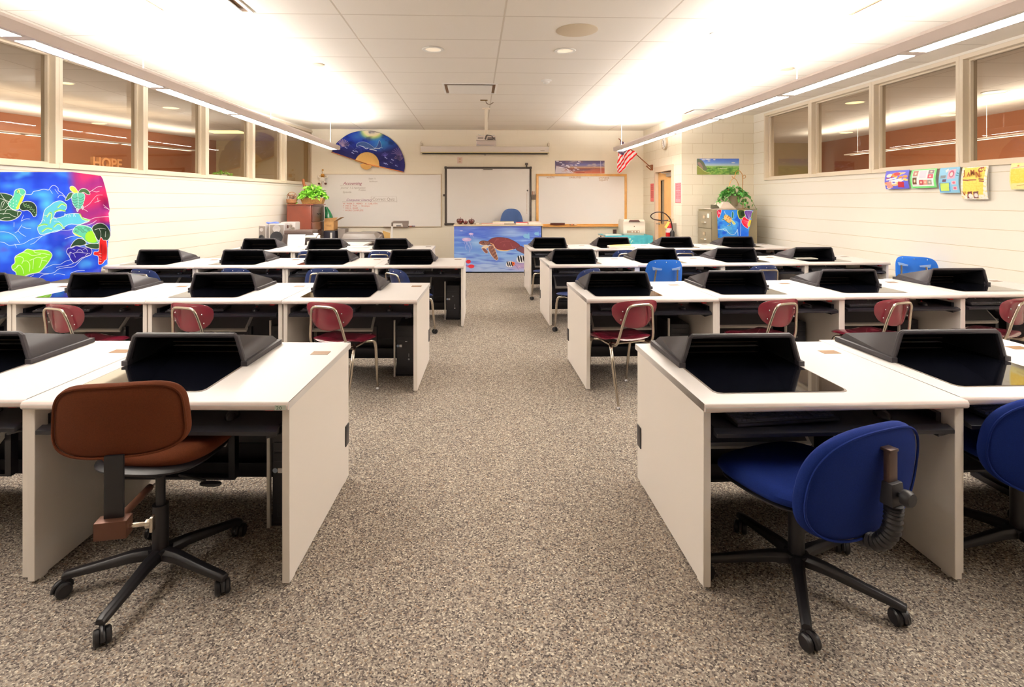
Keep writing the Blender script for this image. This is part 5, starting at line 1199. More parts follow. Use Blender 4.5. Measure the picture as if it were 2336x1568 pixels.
# ================================================================ TEACHER AREA
# apples on the desk
m_ap = mat('apple_red_lacquer', (84,18,16), .12, spec=.6, coat=.6); m_stem = mat('stem_brown', (120,60,30), .6)
for u, r, h_, lb in ((1049.5, 8.2, 15, 'large dark red glass apple at the left end of the teacher desk'), (1062, 5.5, 9.5, 'small dark red apple between two larger ones on the teacher desk'), (1075.5, 7.2, 13, 'medium dark red apple, right of three on the teacher desk')):
    Y = YT+.22; p = at(u, 512, Y); s_ = Y/F; t = thing('decorative_apple', lb, 'apple', (p.x, Y-(.06 if r < 6 else 0), TDZ), 0, 'red apples on the teacher desk')
    pr = []
    for i in range(17):
        a_ = -PI/2+PI*i/16; rr = math.cos(a_)*(1+.12*math.sin(a_)); zz = math.sin(a_)
        if zz > .55: zz -= (zz-.55)*(1-rr)*.9
        if i == 16: rr, zz = .001, .55
        if i == 0: rr, zz = .001, -.93
        pr.append((max(.001, rr)*r*s_, (zz+.95)*h_*s_/1.95))
    MB().lathe(pr, n=28).build('apple_body', m_ap, t); MB().tube([(0,0,h_*s_*.72),(.003,0,h_*s_*.9),(.012,0,h_*s_*1.12)], .006, 6).build('stem', m_stem, t)
# papers and books on the teacher desk
def stack(name, label, cat, u0, u1, vb, Y, dep, hh, col, rz=0, top=None, group=None, zbase=None):
    a, b = at(u0, vb, Y), at(u1, vb, Y); w_ = b.x-a.x; t = thing(name, label, cat, ((a.x+b.x)/2, Y+dep/2, zbase), rz, group)
    k = MB(); k.box(-w_/2, w_/2, -dep/2, dep/2, 0, hh*.85); k.build('pages', mat('paper_white', (244,238,226), .6), t, smooth=0)
    k = MB(); k.box(-w_/2-.004, w_/2+.004, -dep/2-.004, dep/2+.004, hh*.85, hh); k.build('cover', mat('cover_%d_%d_%d' % col, col, .5), t, bevel=.001, seg=1); return t
stack('folder', 'flat red edged folder on the middle of the teacher desk', 'folder', 1099, 1150, 512, YT+.15, .25, .018, (222,130,110), zbase=TDZ)
stack('book', 'pale book lying on the teacher desk, black label toward the room', 'book', 1124, 1172, 510, YT+.16, .22, .035, (236,222,180), .03, zbase=TDZ+.0185)
stack('folder', 'red binder lying on the right of the teacher desk', 'folder', 1178, 1204, 512, YT+.15, .22, .04, (206,48,58), -.05, zbase=TDZ)
stack('paper_stack', 'loose pile of white and red papers at the right end of the teacher desk', 'papers', 1204, 1232, 512, YT+.2, .26, .05, (238,214,204), .12, zbase=TDZ)
stack('paper_stack', 'thin white paper stack beside the apples on the teacher desk', 'papers', 1086, 1093, 512, YT+.15, .2, .03, (240,224,196), 0, zbase=TDZ)
# teacher chair
m_tch = mat('slate_blue_fabric', (60,86,138), .8, noise=.08, nscale=200)
p = at(1169, 500, 12.35); zt = at(1169, 477, 12.3).z; w_ = 54/F*12.3
t = thing('desk_chair', 'slate blue high back chair behind the teacher desk', 'chair', (p.x, 12.45, 0))
bh_ = .62
MB().pad(w_, bh_, .08, 3.0, lambda a, b, c: (a*(1-.18*max(0, b/(bh_/2))), .24+c+.05*(a/.27)**2*-1+.06*b, zt-bh_/2+b), n=48, dome=.4).build('backrest', m_tch, t)
MB().pad(.5, .46, .09, 3.2, lambda a, b, c: (a, b, .56+c), n=40, dome=.4).build('seat', m_tch, t)
k = MB(); k.tube([(0,0,.08),(0,0,.50)], .03, 14); k.box(-.03, .03, .0, .27, .46, .49); k.box(-.03, .03, .25, .29, .46, .8)
k.build('column', m_rub, t)
for i in range(5):
    a_ = i*2*PI/5; lo = MB().tube([(0,0,.11),(math.cos(a_)*.28, math.sin(a_)*.28, .075)], [.024,.015], 8).build('base_leg', m_rub, t); caster(t, math.cos(a_)*.28, math.sin(a_)*.28, lo)

# ---- right corner: table with teal cloth, laser printer
m_lp = mat('printer_beige', (234,224,208), .4); TX0, TX1 = at(1376, 540, 12.3).x, 3.98; TZ = at(1440, 537.5, 12.15).z
t = thing('side_table', 'small table under a teal cloth in the corner by the door', 'table', ((TX0+TX1)/2, 12.45, 0)); hw = (TX1-TX0)/2
MB().box(-hw, hw, -.36, .36, TZ-.03, TZ-.004).build('tabletop', m_lam, t)
for x in (-hw+.05, hw-.05):
    for y in (-.31, .31): MB().tube([(x,y,0),(x,y,TZ-.03)], .016, 8).build('leg', m_chrome, t)
cc = Canvas(0, 0, 100, 30, 140, 40, (74,170,190)); cc.noise((96,196,206), 8, 4, .45, .7, .8, 3)
r = random.Random(4)
for i in range(18): x, y = r.uniform(12, 96), r.uniform(6, 26); cc.ell(x, y, r.uniform(.8,1.8), r.uniform(1.2,2.6), (190,226,206), ang=r.random())
def tc_(x, y, tt):
    k_ = x/100; d = y/30
    X = TX0-.01+(TX1-TX0+.02)*k_; return (X, 12.45-.375-.02*abs(math.sin(x*.28))*d-.01*d, TZ-(.30*d*(.6+.4*math.sin(k_*1.5+.4))))
o = cc.sheet('tablecloth', m_cloth, tc_); tag(o, 'teal patterned cloth hanging over the front of the corner table', 'tablecloth')
om = MB(); om.box(TX0-.01, TX1+.01, 12.075, 12.8, TZ-.003, TZ); o2 = om.build('cloth_top', mat('teal_cloth', (80,172,190), .8), o, smooth=0)
a, b = at(1422, 537.5, 12.2), at(1472, 500, 12.2); PW = b.x-a.x; PH = b.z-TZ
t = thing('laser_printer', 'beige laser printer on the teal covered corner table', 'printer', ((a.x+b.x)/2, 12.42, TZ+.001)); pw = PW/2
k = MB(); k.box(-pw, pw, -.22, .22, .03, PH*.80); k.hexa([(-pw,-.22,PH*.8),(pw,-.22,PH*.8),(pw,.22,PH*.8),(-pw,.22,PH*.8),(-pw+.02,-.2,PH*.97),(pw-.02,-.2,PH*.97),(pw-.02,.22,PH*.97),(-pw+.02,.22,PH*.97)]); k.box(-pw+.02, pw-.02, -.2, .2, 0, .03); k.build('printer_body', m_lp, t, bevel=.01)
k = MB(); k.hexa([(-.13,-.226,PH*.83),(.13,-.226,PH*.83),(.13,-.18,PH*.83),(-.13,-.18,PH*.83),(-.10,-.215,PH*.95),(.10,-.215,PH*.95),(.10,-.18,PH*.95),(-.10,-.18,PH*.95)]); k.build('output_slot', mat('slot_brown', (96,66,60), .4), t, smooth=0)
k = MB(); k.box(-.17, .12, -.226, -.22, .05, .11); k.build('tray_window', mat('tray_tan', (176,152,130), .4), t, smooth=0)
for x in (-.05, .02, .09): MB().lathe([(.016,0),(.014,.004)], (x, -.226, .08), 12, rot=Matrix.Rotation(PI/2, 3, 'X')).build('button', m_white, t)
MB().lathe([(.012,0),(.010,.003)], (0, -.221, PH*.55), 12, rot=Matrix.Rotation(PI/2, 3, 'X')).build('badge', mat('badge_brown', (130,90,50), .4), t)
stack('paper_stack', 'white papers on the teal cloth left of the printer', 'papers', 1381, 1418, 536, 12.15, .25, .02, (244,240,232), .04, zbase=TZ+.001)

# ---- fire extinguisher by the door
p = atX(1537, 520, XD-.12); ex = thing('fire_extinguisher', 'red fire extinguisher with black hose and yellow tag beside the door', 'fire extinguisher', (XD-.14, 10.86, 0)); x = ex
zt_, zb_ = at(1537, 507, 10.86).z, .74
k = MB(); k.lathe([(.055,zb_),(.066,zb_+.02),(.066,zt_-.10),(.055,zt_-.05),(.025,zt_-.01),(.02,zt_+.02)], n=22); k.build('cylinder', mat('extinguisher_red', (200,26,32), .25, coat=.4), ex)
k = MB(); k.lathe([(.0672,zb_+.13),(.0672,zb_+.22)], n=22); k.build('label_band', mat('ext_label', (226,206,200), .4), ex)
k = MB(); k.box(-.02, .02, -.025, .025, zt_+.02, zt_+.06); k.tube([(0,-.02,zt_+.06),(.0,-.06,zt_+.13)], .008, 6); k.tube([(.0,.0,zt_+.05),(.07,-.09,zt_+.07)], .008, 6); k.tube([(0,0,zt_+.03),(.06,-.1,zt_+.03)], .008, 6); k.build('valve_lever', mat('valve_brass', (214,190,150), .3, .6), ex)
k = MB(); k.tube(smooth_path([(-.01,.0,zt_+.04),(-.12,.05,zt_+.03),(-.30,.06,zt_+.06),(-.36,.04,zt_+.13),(-.27,.0,zt_+.20),(-.13,-.05,zt_+.19),(-.02,-.09,zt_+.08),(.02,-.10,zt_-.05),(.03,-.10,zt_-.16)], 8), .011, 8); k.build('hose', mat('hose_black', (46,22,20), .4), ex)
k = MB(); k.lathe([(.012,.0),(.03,-.02),(.045,-.05),(.045,-.2),(.04,-.21)], (.03,-.10,zt_-.15), 16); k.build('nozzle_horn', m_black, ex)
k = MB(); k.hexa([(-.12,-.07,zt_-.10),(-.07,-.07,zt_-.12),(-.07,-.068,zt_-.12),(-.12,-.068,zt_-.10),(-.05,-.07,zt_+.02),(0,-.07,zt_),(0,-.068,zt_),(-.05,-.068,zt_+.02)]); k.build('inspection_tag', mat('tag_yellow', (246,232,120), .5), ex, smooth=0)
k = MB(); k.box(.066, .14, -.03, .03, zt_-.25, zt_-.02); k.box(-.068, .08, -.02, .02, zt_-.16, zt_-.14); k.build('wall_hook', m_steel, ex)

# ---- grey filing cabinets
CX0, CX1, CY0, CY1 = atX(1634, 500, 4.36).x, at(1727, 500, YC).x, YC, 10.47; CZ = at(1680, 478, YC).z
m_gry = mat('cabinet_grey_green', (134,124,104), .4); m_gry2 = mat('cabinet_side', (126,114,88), .45)
t = thing('filing_cabinet', 'grey green metal filing cabinet beside the right wall, plant on top', 'filing cabinet', ((CX0+CX1)/2, (CY0+CY1)/2, 0)); hx, hy = (CX1-CX0)/2, (CY1-CY0)/2
MB().box(-hx, hx, -hy, hy, .0, CZ).build('cabinet_body', m_gry2, t, bevel=.004)
dz = (CZ-.08)/4
for i in range(4):
    z0 = .04+i*dz
    dr = MB().box(-hx-.018, -hx-.001, -hy+.02, hy-.02, z0+.006, z0+dz-.006).build('drawer', m_gry, t, bevel=.003)
    k = MB(); k.tube([(-hx-.02,-.09,z0+dz*.35),(-hx-.045,-.08,z0+dz*.35),(-hx-.045,.08,z0+dz*.35),(-hx-.02,.09,z0+dz*.35)], .009, 6); k.build('handle', m_chrome, dr)
    k = MB(); k.box(-hx-.024, -hx-.018, -.06, .06, z0+dz*.55, z0+dz*.78); k.build('label_holder', m_chrome, dr, smooth=0); MB().box(-hx-.026, -hx-.0242, -.04, .04, z0+dz*.6, z0+dz*.73).build('label_card', mat('card_tan', (180,160,130), .6), dr, smooth=0)
MB().box(-hx-.022, -hx-.018, -.22, -.14, CZ-.16, CZ-.08).build('sticker', m_white, t, smooth=0)
# tan machine cover on the cabinets
a, b = at(1617, 478, 9.95), at(1680, 461, 9.95)
t = thing('desk_machine', 'tan sloped office machine on top of the grey filing cabinet', 'office machine', (0,0,0)); t.location = ((a.x+b.x)/2, 10.1, CZ+.001); hw_ = (b.x-a.x)/2; hz_ = b.z-CZ
k = MB(); k.hexa([(-hw_,-.18,0),(hw_,-.18,0),(hw_,.2,0),(-hw_,.2,0),(-hw_+.14,-.12,.02),(hw_-.02,-.12,.03),(hw_-.06,.18,.03),(-hw_+.18,.18,.03)])
k.hexa([(-.06,-.16,.015),(hw_-.02,-.16,.015),(hw_-.04,.18,.03),(-.1,.18,.03),(.06,-.06,hz_),(.16,-.06,hz_),(.14,.12,hz_),(.02,.12,hz_)])
k.build('machine_shell', mat('machine_tan', (196,180,166), .45), t, bevel=.008)
k = MB(); k.hexa([(-hw_+.03,-.15,.018),(-.06,-.15,.02),(.0,.06,.075),(-hw_+.13,.06,.075),(-hw_+.03,-.152,.026),(-.06,-.152,.028),(.0,.058,.083),(-hw_+.13,.058,.083)]); k.build('keypad', mat('keypad_dark', (60,58,42), .5), t, bevel=.002)

# ---- plants
def leaf_mesh(mb, p, dirv, L, W, m=0, droop=.3, rnd=None):
    d = Vector(dirv).normalized(); s_ = d.cross(Vector((0,0,1))); s_ = s_.normalized() if s_.length > .01 else Vector((1,0,0)); n = s_.cross(d)
    tw = rnd.uniform(-.9, .9); s2 = s_*math.cos(tw)+n*math.sin(tw); n2 = -s_*math.sin(tw)+n*math.cos(tw)
    pts = [(0,0),(.25,.42),(.55,.5),(.82,.28),(1,0)]; vs = []
    for (a_, b_) in pts:
        c = Vector(p)+d*(a_*L)-Vector((0,0,1))*(droop*L*a_*a_); 
        if b_ == 0: vs.append(c)
        else: vs += [c+s2*(b_*W)+n2*(.18*W), c, c-s2*(b_*W)+n2*(.18*W)]
    fs = [(0,1,2),(0,2,3)]
    for r0 in (1, 4): fs += [(r0,r0+3,r0+4,r0+1),(r0+1,r0+4,r0+5,r0+2)]
    fs += [(7,10,8),(8,10,9)]; mb.add(vs, fs, m)
m_l1 = mat('leaf_light_green', (150,214,78), .45, noise=.25, nscale=14); m_l2 = mat('leaf_mid_green', (84,150,66), .45, noise=.3, nscale=14)
m_bask = mat('basket_wicker', (206,160,96), .7, noise=.25, nscale=60, bump=.6, bscale=120)
def plant(name, label, loc, rx, ry, rz_, n, L, m, droop, seed, trail=0, wf=.62):
    t = thing(name, label, 'plant', loc); r = random.Random(seed); mb = MB(); st = MB()
    for i in range(n):
        a_ = r.uniform(0, 2*PI); q = r.random()**.5; el = r.uniform(.05, 1.0)
        p = Vector((math.cos(a_)*rx*q, math.sin(a_)*ry*q, rz_*(1-q*q)*r.uniform(.4, 1.0)+.02)); dv = (math.cos(a_)*q+r.uniform(-.4,.4), math.sin(a_)*q+r.uniform(-.4,.4), r.uniform(-.2,.7))
        leaf_mesh(mb, p, dv, L*r.uniform(.7,1.25), L*wf*r.uniform(.8,1.1), 0, droop, r)
        if i % 6 == 0: st.tube([(0,0,0), p*.5, p], .003, 4)
    for i in range(trail):
        a_ = r.uniform(0, 2*PI); ln_ = r.uniform(.6, 1.4); pts = []
        for k_ in range(7):
            s = k_/6; pts.append(Vector((math.cos(a_)*(rx*.6+rx*.8*s*ln_), math.sin(a_)*(ry*.6+ry*.8*s*ln_), rz_*.5-.24*s*s*ln_)))
        st.tube(pts, .003, 4)
        for q in pts[1:]: leaf_mesh(mb, q, (r.uniform(-1,1), r.uniform(-1,1), -.3), L*r.uniform(.7,1), L*wf, 0, .5, r)
    mb.build('foliage', m, t, smooth=0, fix=False); st.build('stems', mat('stem_green', (96,120,50), .6), t); return t
# wooden cabinet on the left with its plant and basket
WX0, WX1, WY0, WY1 = at(654, 500, 11.3).x, at(713, 500, 11.3).x, 11.3, 12.2; WZ = at(680, 466, 11.3).z
m_chy = mat('cherry_wood', (116,46,22), .3, noise=.12, nscale=5, coat=.3); m_chy2 = mat('cherry_wood_dark', (96,54,44), .3, noise=.1, nscale=5, coat=.2)
t = thing('wooden_cabinet', 'cherry wood filing cabinet in the front left corner with a plant on top', 'filing cabinet', ((WX0+WX1)/2, (WY0+WY1)/2, 0)); hx, hy = (WX1-WX0)/2, (WY1-WY0)/2
MB().box(-hx, hx-.03, -hy, hy, 0, WZ-.025).build('cabinet_body', m_chy, t, bevel=.004); MB().box(-hx-.0, hx+.02, -hy-.02, hy+.02, WZ-.025, WZ).build('cabinet_top', m_chy, t, bevel=.006)
dz = (WZ-.06)/4
for i in range(4):
    z0 = .03+i*dz; dr = MB().box(hx-.03, hx-.005, -hy+.03, hy-.03, z0+.008, z0+dz-.008).build('drawer', m_chy2, t, bevel=.005)
    k = MB(); k.tube(smooth_path([(hx-.004,-.12,z0+dz*.5),(hx+.02,-.06,z0+dz*.45),(hx+.01,0,z0+dz*.5),(hx+.02,.06,z0+dz*.45),(hx-.004,.12,z0+dz*.5)]), .008, 6); k.build('handle', mat('iron_dark', (50,34,30), .4, .5), dr)
MB().lathe([(.012,0),(.01,.006)], (hx-.004, 0, WZ-.07), 10, rot=Matrix.Rotation(PI/2, 3, 'Y')).build('lock', m_chrome, t)
PXC = at(704, 460, 11.6)
t = plant('potted_plant', 'bushy light green plant in a long wicker basket on the cherry wood cabinet', (at(704,460,11.62).x+.07, 11.70, WZ+.10), .27, .22, .30, 330, .085, m_l1, .35, 5, 3, .8)
k = MB(); k.hexa([(-.20,-.1,-.097),(.20,-.1,-.097),(.20,.1,-.097),(-.20,.1,-.097),(-.24,-.13,.03),(.24,-.13,.03),(.24,.13,.03),(-.24,.13,.03)]); k.build('wicker_basket', m_bask, t, bevel=.01)
p = at(664, 462, 11.45); t = thing('basket', 'small wicker basket of dried flowers beside the light green plant', 'basket', (p.x, 11.48, WZ+.001))
k = MB(); k.lathe([(.07,0),(.10,.03),(.105,.10),(.095,.10),(.09,.03)], n=18); k.build('basket_weave', mat('basket_brown', (150,104,66), .8, noise=.35, nscale=70, bump=.8, bscale=100), t)
k = MB(); r = random.Random(8)
for i in range(60):
    a_ = r.uniform(0, 2*PI); q = r.random()*.1; p_ = Vector((math.cos(a_)*q, math.sin(a_)*q, .09+r.random()*.10)); leaf_mesh(k, p_, (r.uniform(-1,1), r.uniform(-1,1), r.uniform(0,1)), .05, .03, r.choice([0,0,1,2]), .1, r)
k.build('dried_flowers', [mat('dried_cream', (226,206,176), .7), mat('dried_brown', (120,70,40), .7), mat('dried_pink', (196,140,120), .7)], t, smooth=0, fix=False)
k = MB(); k.tube(smooth_path([(-.10,0,.09),(-.06,0,.22),(.02,0,.25),(.09,0,.20),(.10,0,.09)]), .006, 6); k.build('basket_handle', mat('basket_brown2', (140,92,56), .8), t)
p = at(691, 430, 11.9); t = thing('driftwood_ornament', 'tall narrow brown wooden ornament standing behind the light green plant', 'ornament', (p.x, 12.0, WZ+.001))
k = MB(); k.tube(smooth_path([(.06,0,0),(.04,0,.2),(-.0,0,.38),(-.03,0,.54)]), [.02]*6+[.026]*8+[.03]*5, 6); k.tube(smooth_path([(.05,.01,.1),(.07,.01,.28),(.03,.01,.42)]), .012, 6); k.build('wood_stem', mat('driftwood', (156,92,56), .8, noise=.2, nscale=20), t)
# ivy on a hook stand on the grey cabinets
p = at(1692, 470, 10.05); sx_ = p.x+.10
t = thing('plant_stand', 'curled brass plant hanger stand on the grey filing cabinet', 'plant stand', (sx_, 10.2, CZ+.001)); m_br = mat('brass_wire', (190,130,56), .3, .7)
k = MB(); k.tube(smooth_path([(0,0,0),(-.005,0,.3),(-.01,0,.62),(-.04,0,.70),(-.09,0,.735),(-.14,0,.70),(-.155,0,.64),(-.17,0,.60),(-.20,0,.60),(-.215,0,.635)]), .006, 8)
k.tube(smooth_path([(-.01,0,.60),(.02,0,.585),(.05,0,.61),(.04,0,.645),(.01,0,.64),(-.01,0,.61)]), .005, 8)
k.lathe([(.09,0),(.09,.006)], n=20); k.build('hook_rod', m_br, t)
t = plant('potted_plant', 'trailing green ivy hanging from the brass hook stand', (sx_-.175, 10.2, CZ+.22), .24, .2, .20, 170, .075, m_l2, .4, 9, 12, .7)
k = MB(); k.lathe([(.06,-.17),(.10,-.02),(.115,.03),(.105,.03),(.09,-.02)], n=20); k.build('pot', mat('pot_grey', (140,128,104), .6), t)
k = MB(); k.tube(smooth_path([(-.11,0,.03),(-.10,0,.20),(-.05,0,.33),(0,0,.365),(.05,0,.33),(.10,0,.20),(.11,0,.03)]), .005, 6); k.build('pot_hanger', m_br, t)

# ---- hanging doll by the whiteboard
p = at(736, 409, YB-.1); t = thing('hanging_doll', 'small hanging cloth doll in a straw hat at the corner of the long whiteboard', 'ornament', p); m_wl = mat('doll_white', (240,232,220), .8); m_st = mat('doll_straw', (206,150,66), .8); m_dk = mat('doll_brown', (84,50,34), .8)
MB().pad(.13, .10, .08, 2.2, lambda a, b, c: (a, c, b), n=20).build('doll_body', m_wl, t); MB().lathe([(.001,.13),(.035,.12),(.04,.085),(.075,.08),(.075,.075),(.001,.07)], n=20).build('straw_hat', m_st, t)
MB().pad(.07, .05, .05, 2, lambda a, b, c: (a, c, b+.06), n=16).build('doll_head', m_st, t)
for s in (-1, 1):
    MB().tube(smooth_path([(s*.05,0,.03),(s*.10,0,.05),(s*.115,0,.09)]), .016, 8).build('doll_arm', m_wl, t); lg = MB().tube([(s*.03,0,-.04),(s*.06,-.02,-.10)], .02, 8).build('doll_leg', m_wl, t); MB().pad(.06, .05, .05, 2, lambda a, b, c: (s*.075+a, c-.02, -.105+b), n=14).build('doll_shoe', m_dk, lg)
k = MB(); k.tube([(0,0,.12),(-.02,.02,.22)], .003, 4); k.lathe([(.02,0),(.02,.012)], (-.02,.09,.22), 12, rot=Matrix.Rotation(PI/2, 3, 'X')); k.tube([(-.02,.02,.22),(-.02,.09,.22)], .004, 4); k.build('string', m_st, t)

# ================================================================ THINGS BEHIND THE BACK ROW, LEFT
m_dg = mat('dark_grey_plastic', (74,62,60), .45); m_mg = mat('mid_grey_plastic', (128,118,112), .45); m_lg = mat('light_silver', (196,190,188), .3, .3)
# long work table behind the back row
TBZ = .74
t = thing('work_table', 'long low table behind the back left desks holding printers and a stereo', 'table', (-3.0, 9.95, 0))
MB().box(-.98, 1.05, -.42, .42, TBZ-.03, TBZ).build('tabletop', m_lam, t, bevel=.003)
for x in (-.9, .97):
    for y in (-.36, .36): MB().box(x-.02, x+.02, y-.02, y+.02, 0, TBZ-.03).build('leg', m_steel, t)
def ub(u0, u1, v0, v1, Y):
    a, b = at(u0, v1, Y), at(u1, v0, Y); return a.x, b.x, a.z, b.z
# stereo: two speakers and the centre unit
def speaker(u0, u1, v0, label, rz):
    x0, x1, z0, z1 = ub(u0, u1, v0, 560, 9.7); w_ = x1-x0; t = thing('stereo_speaker', label, 'speaker', ((x0+x1)/2, 9.85, TBZ+.001), rz, 'silver stereo speakers'); h_ = z1-TBZ
    MB().box(-w_/2, w_/2, -.10, .12, 0, h_).build('speaker_box', m_lg, t, bevel=.012)
    MB().box(-w_*.42, w_*.42, -.112, -.1, .02, h_-.02).build('speaker_front', m_mg, t, bevel=.004)
    MB().lathe([(w_*.36,0),(w_*.38,.012),(w_*.26,.012),(w_*.18,.0),(.001,.004)], (0,-.112,h_*.35), 22, rot=Matrix.Rotation(PI/2, 3, 'X')).build('woofer', mat('woofer_dark', (44,44,48), .4), t)
    MB().lathe([(w_*.22,0),(w_*.24,.010),(w_*.14,.010),(.001,.0)], (0,-.112,h_*.76), 18, rot=Matrix.Rotation(PI/2, 3, 'X')).build('tweeter', m_lg, t)
speaker(589, 607, 514, 'silver stereo speaker at the left end of the work table, edge on', -.2); speaker(609, 645, 511, 'silver stereo speaker with dark round cone beside the centre unit', .15)
x0, x1, z0, z1 = ub(640, 675, 507, 560, 10.0); t = thing('stereo_unit', 'silver stereo unit behind the black printer', 'stereo', ((x0+x1)/2, 10.1, TBZ+.001)); h_ = z1-TBZ; w_ = x1-x0
MB().box(-w_/2, w_/2, -.12, .15, 0, h_).build('unit_case', m_lg, t, bevel=.02); MB().box(-w_*.35, w_*.05, -.127, -.12, h_*.72, h_*.86).build('display', mat('display_brown', (90,60,50), .2), t, smooth=0)
for x, z in ((.2,.82),(.35,.7),(.15,.6)): MB().lathe([(.03,0),(.028,.02),(.001,.021)], (w_*x,-.12,h_*z), 18, rot=Matrix.Rotation(PI/2, 3, 'X')).build('dial', m_chrome, t)
t = thing('folded_cloth', 'small blue cloth lying on top of the stereo speakers', 'cloth', (at(622,509,9.9).x, 9.9, at(622,510.5,9.9).z)); MB().pad(.22, .14, .03, 3, lambda a, b, c: (a, b, c+.014+.006*math.sin(a*40)), n=24).build('cloth_fold', mat('cloth_blue', (84,104,186), .8), t)
# black inkjet printer with white panel in front
x0, x1, z0, z1 = ub(646, 716, 526, 560, 9.65); t = thing('inkjet_printer', 'dark grey inkjet printer on the work table behind a white sheet', 'printer', ((x0+x1)/2, 9.83, TBZ+.001)); w_ = x1-x0; h_ = z1-TBZ
MB().box(-w_/2, w_/2, -.18, .18, 0, h_*.72).build('printer_body', m_dg, t, bevel=.012); MB().box(-w_/2+.01, w_/2-.03, -.17, .18, h_*.72, h_).build('scanner_lid', mat('lid_brown_grey', (88,72,68), .35), t, bevel=.012)
k = MB(); k.hexa([(w_*.25,-.24,h_*.5),(w_*.6,-.24,h_*.5),(w_*.6,-.1,h_*.62),(w_*.25,-.1,h_*.62),(w_*.25,-.24,h_*.56),(w_*.6,-.24,h_*.56),(w_*.6,-.1,h_*.8),(w_*.25,-.1,h_*.8)]); k.build('control_panel', mat('panel_light', (214,206,198), .4), t, bevel=.005)
x0, x1, z0, z1 = ub(645, 686, 538, 563, 9.35); t = thing('paper_sheet', 'blank white sheet standing in front of the dark inkjet printer', 'paper', ((x0+x1)/2, 9.585, TBZ+.001)); MB().hexa([(-(x1-x0)/2,-.02,0),((x1-x0)/2,-.02,0),((x1-x0)/2,-.012,0),(-(x1-x0)/2,-.012,0),(-(x1-x0)/2,.02,z1-z0),((x1-x0)/2,.02,z1-z0),((x1-x0)/2,.028,z1-z0),(-(x1-x0)/2,.028,z1-z0)]).build('card', mat('bright_paper', (250,246,242), .6), t, bevel=.003)
x0, x1, z0, z1 = ub(700, 722, 531, 545, 9.6); t = thing('desk_phone', 'white keypad telephone right of the dark inkjet printer', 'telephone', ((x0+x1)/2, 9.72, TBZ+.001))
k = MB(); k.hexa([(-.09,-.1,0),(.09,-.1,0),(.09,.1,0),(-.09,.1,0),(-.09,-.1,.05),(.09,-.1,.05),(.09,.1,.16),(-.09,.1,.16)]); k.build('phone_base', m_white, t, bevel=.008)
k = MB()
for i in range(3):
    for j in range(3): y = -.06+j*.05; k.box(-.03+i*.03, -.012+i*.03, y, y+.03, .06+(y+.1)*.55, .078+(y+.1)*.55)
k.build('keypad', m_dg, t, smooth=0)
# black tub and grey bin
x0, x1, z0, z1 = ub(736, 763, 527, 560, 11.9); t = thing('storage_tub', 'black storage tub with a white bar, below the cardboard box', 'tub', ((x0+x1)/2, 12.2, 0)); w_ = x1-x0
MB().box(-w_/2, w_/2, -.25, .25, 0, z1).build('tub_body', mat('tub_black', (24,20,34), .4), t, bevel=.02); MB().box(w_*.1, w_*.26, -.258, -.25, z1-.30, z1-.04).build('white_bar', m_white, t, smooth=0)
TUBZ = z1
x0, x1, z0, z1 = ub(764, 782, 524, 560, 11.9); t = thing('waste_bin', 'grey waste bin right of the black storage tub', 'bin', ((x0+x1)/2+.01, 12.25, 0)); w_ = x1-x0
k = MB(); k.hexa([(-w_*.35,-.12,0),(w_*.35,-.12,0),(w_*.35,.12,0),(-w_*.35,.12,0),(-w_/2,-.16,z1),(w_/2,-.16,z1),(w_/2,.16,z1),(-w_/2,.16,z1)]); k.build('bin_body', m_mg, t, bevel=.01)
k = MB(); k.hexa([(-w_/2+.02,-.14,z1-.02),(w_/2-.02,-.14,z1-.02),(w_/2-.02,.14,z1-.02),(-w_/2+.02,.14,z1-.02),(-w_/2+.02,-.14,z1+.006),(w_/2-.02,-.14,z1+.006),(w_/2-.02,.14,z1+.006),(-w_/2+.02,.14,z1+.006)]); k.build('bin_liner', m_dg, t)
# cardboard box with open flap, green bag in it
x0, x1, z0, z1 = ub(737, 759, 506, 525, 11.95); m_cb = mat('cardboard', (206,158,100), .8, noise=.08, nscale=20); t = thing('cardboard_box', 'open cardboard box standing on the black tub', 'box', ((x0+x1)/2, 12.2, TUBZ+.001)); w_ = x1-x0; h_ = z1-TUBZ
k = MB(); k.box(-w_/2, w_/2, -.18, -.174, 0, h_); k.box(-w_/2, w_/2, .174, .18, 0, h_); k.box(-w_/2, -w_/2+.006, -.174, .174, 0, h_); k.box(w_/2-.006, w_/2, -.174, .174, 0, h_); k.box(-w_/2, w_/2, -.18, .18, 0, .005); k.build('carton', m_cb, t, smooth=0)
k = MB(); k.hexa([(w_/2-.006,-.174,h_-.002),(w_/2+.15,-.174,h_+.085),(w_/2+.15,.17,h_+.085),(w_/2-.006,.174,h_-.002),(w_/2-.006,-.174,h_+.004),(w_/2+.15,-.174,h_+.091),(w_/2+.15,.17,h_+.091),(w_/2-.006,.174,h_+.004)]); k.hexa([(-w_/2,-.18,h_),(w_/2,-.18,h_),(w_/2,-.174,h_),(-w_/2,-.174,h_),(-w_/2+.02,-.2,h_+.07),(w_/2+.1,-.2,h_+.09),(w_/2+.1,-.19,h_+.09),(-w_/2+.02,-.19,h_+.07)]); k.build('flap', m_cb, t, smooth=0)
text_obj('box_print', 'Tiffen', .055, mat('box_ink', (150,104,60), .7), t, lambda x, y, tt: (-.08+x, -.1805-tt, h_*.45+y), shear=.2)
t = thing('plastic_bag', 'dark green plastic bag sticking out of the cardboard box', 'bag', ((x0+x1)/2-.02, 12.2, TUBZ+.02)); r = random.Random(2)
bh2 = at(738,472,12.0).z-TUBZ-.02
